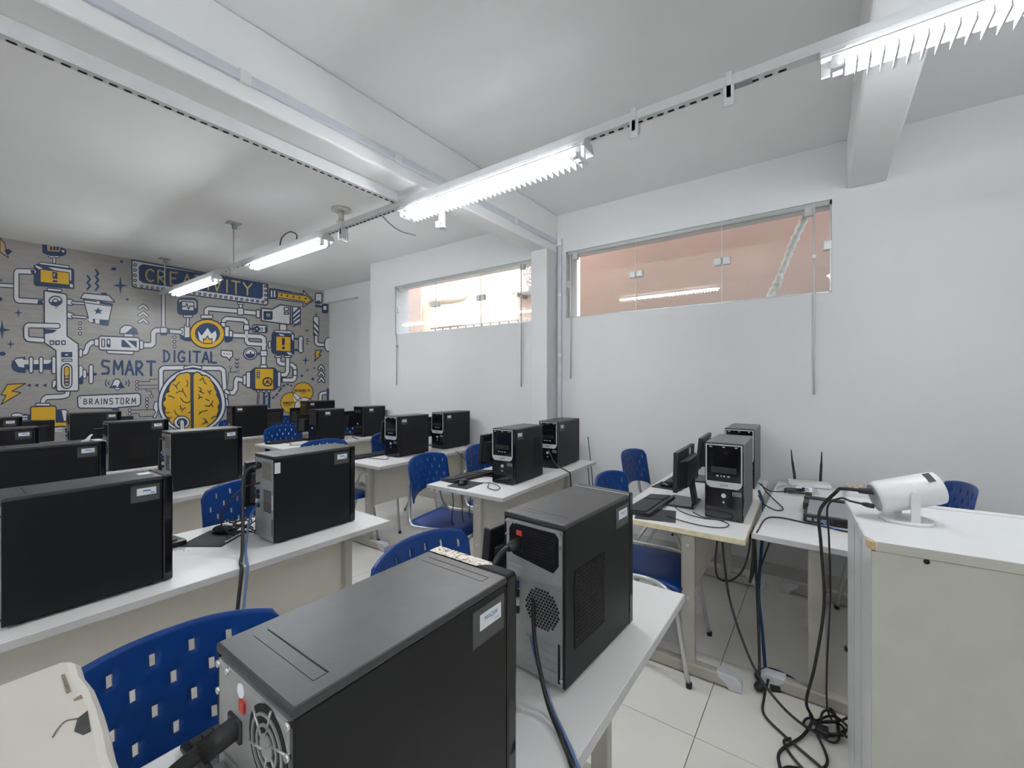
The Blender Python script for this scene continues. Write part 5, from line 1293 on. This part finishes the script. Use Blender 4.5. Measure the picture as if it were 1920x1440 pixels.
# --- brain in its helmet
m = MU('brain_helmet_motif'); m.pipe([(905, 1000), (905, 882), (920, 870), (1040, 868)], 26); m.pipe([(1128, 870), (1240, 872), (1256, 884), (1268, 1050)], 26); m.pipe([(1040, 868), (1084, 860), (1128, 868)], 16); m.pipe([(1270, 1000), (1284, 1010)], 20)
m.shape([(870, 1060), (862, 1095), (874, 1118), (858, 1150), (876, 1150), (890, 1100), (888, 1060)], VW, 5); m.pipe([(1272, 1050), (1278, 1085)], 16)
def oval(cx, cy, rx, ry, n=40): return [(cx + rx * math.cos(2 * PI * i / n), cy + ry * math.sin(2 * PI * i / n) * (1 if math.sin(2 * PI * i / n) < 0 else .80)) for i in range(n)]
m.poly(oval(1078, 1075, 194, 205), VN).poly(oval(1078, 1075, 186, 197), VW).poly(oval(1078, 1077, 170, 184), VK).poly(oval(1078, 1078, 166, 180), VN); m.done()
_hl = m.lay
m = MU('brain_motif'); m.lay = _hl
lp = [(1072, 910), (1066, 898), (1050, 894), (1034, 898), (1012, 902), (992, 916), (980, 940), (962, 952), (950, 976), (946, 992), (950, 1002), (932, 1010), (924, 1030), (930, 1046), (916, 1060), (914, 1078), (928, 1096), (926, 1112), (924, 1128), (936, 1146), (950, 1150), (952, 1170), (968, 1186), (990, 1200), (1016, 1230), (1076, 1235)]
rp = [(1084, 912), (1092, 898), (1108, 892), (1124, 898), (1134, 912), (1158, 912), (1178, 926), (1190, 946), (1204, 966), (1210, 990), (1220, 1004), (1218, 1022), (1230, 1044), (1236, 1066), (1226, 1090), (1232, 1110), (1222, 1130), (1218, 1152), (1196, 1178), (1170, 1196), (1140, 1228), (1086, 1235)]
m.shape(lp, VY, 7).shape(rp, VY, 7)
for ln in ([(972, 960), (988, 972), (1008, 948)], [(988, 972), (996, 986)], [(1050, 938), (1056, 958), (1048, 974)], [(990, 1012), (1008, 1000), (1030, 1004), (1048, 1034)], [(1026, 984), (1028, 1004)], [(946, 1026), (966, 1030), (980, 1040)], [(1014, 1038), (1030, 1058), (1050, 1066), (1072, 1056)], [(1012, 1080), (1014, 1096), (1026, 1104), (1042, 1092)], [(1024, 1104), (1022, 1114)], [(980, 1108), (988, 1128), (1006, 1140)], [(1056, 1122), (1072, 1118)],
           [(1122, 940), (1140, 926), (1146, 948), (1158, 960)], [(1118, 978), (1130, 988), (1128, 1006), (1146, 1012)], [(1118, 1000), (1130, 1002)], [(1168, 1000), (1176, 1006), (1180, 1018)], [(1176, 1006), (1186, 996)], [(1116, 1020), (1122, 1034), (1114, 1044)], [(1122, 1034), (1136, 1034)], [(1156, 1044), (1174, 1054)], [(1152, 1082), (1174, 1086), (1188, 1070), (1196, 1054)], [(1186, 1074), (1196, 1088)], [(1116, 1130), (1136, 1114), (1164, 1108)], [(1128, 1120), (1120, 1116)], [(1142, 1152), (1156, 1160), (1150, 1178), (1136, 1186)], [(1156, 1168), (1168, 1178)], [(1218, 1140), (1198, 1144), (1186, 1154)], [(950, 1150), (966, 1146)], [(930, 1122), (950, 1120)]): m.line(ln, 5)
m.disc((1020, 1176), 44, 36, VW, 6).disc((1022, 1176), 28, 23, VN, 5).line([(1006, 1180), (1010, 1164), (1024, 1160)], 5, VW); m.pipe([(1022, 1172), (1024, 1230)], 26); m.done()
# --- lower left machines
m = MU('cannon_motif'); m.shape([(66, 860), (70, 835), (92, 814), (140, 810), (142, 895), (100, 893), (74, 880)], VN, 5).poly([(82, 826), (96, 818), (126, 816), (136, 826), (136, 868), (104, 862)], VW); m.poly([(136, 822), (310, 822), (310, 880), (136, 880)], VN).poly([(136, 824), (292, 824), (285, 838), (270, 846), (136, 850)], VW)
for x in (175, 231): m.rr(x - 11, 808, x + 11, 898, 10, VW, 6)
m.rr(292, 806, 314, 902, 8, VW, 6); m.rr(294, 938, 316, 984, 8, VW, 5).poly([(300, 984), (316, 958), (316, 984)], VN); m.done()
m = MU('antenna_gadget_motif'); m.rr(444, 856, 466, 960, 10, VW, 5).poly([(444, 930), (464, 910), (468, 955), (444, 960)], VN).rr(466, 880, 486, 928, 6, VW, 5); m.line([(490, 905), (538, 905)], 16, VN); m.rr(500, 852, 524, 958, 10, VW, 6); m.done()
m = MU('yellow_machine_motif'); m.pipe([(380, 1004), (378, 1022), (350, 1030), (262, 1034), (246, 1046), (240, 1066)], 28); m.rr(200, 1068, 282, 1084, 6, VW, 6)
m.shape([(320, 1106), (368, 1104), (384, 1118), (384, 1170), (320, 1170)], VW, 6).poly([(320, 1106), (346, 1106), (360, 1168), (320, 1168)], VN); m.shape([(176, 1088), (310, 1084), (316, 1092), (316, 1174), (400, 1172), (400, 1196), (300, 1202), (300, 1166), (172, 1166), (172, 1096)], VY, 7)
m.disc((96, 1136), 32, 14, VW, 6); m.poly([(132, 1126), (172, 1132), (172, 1165), (132, 1165)], VN).line([(130, 1142), (152, 1142)], 8, VW).line([(130, 1156), (152, 1156)], 8, VW); m.line([(305, 1212), (350, 1208)], 8, VW).line([(308, 1222), (345, 1224)], 8, VW); m.done()
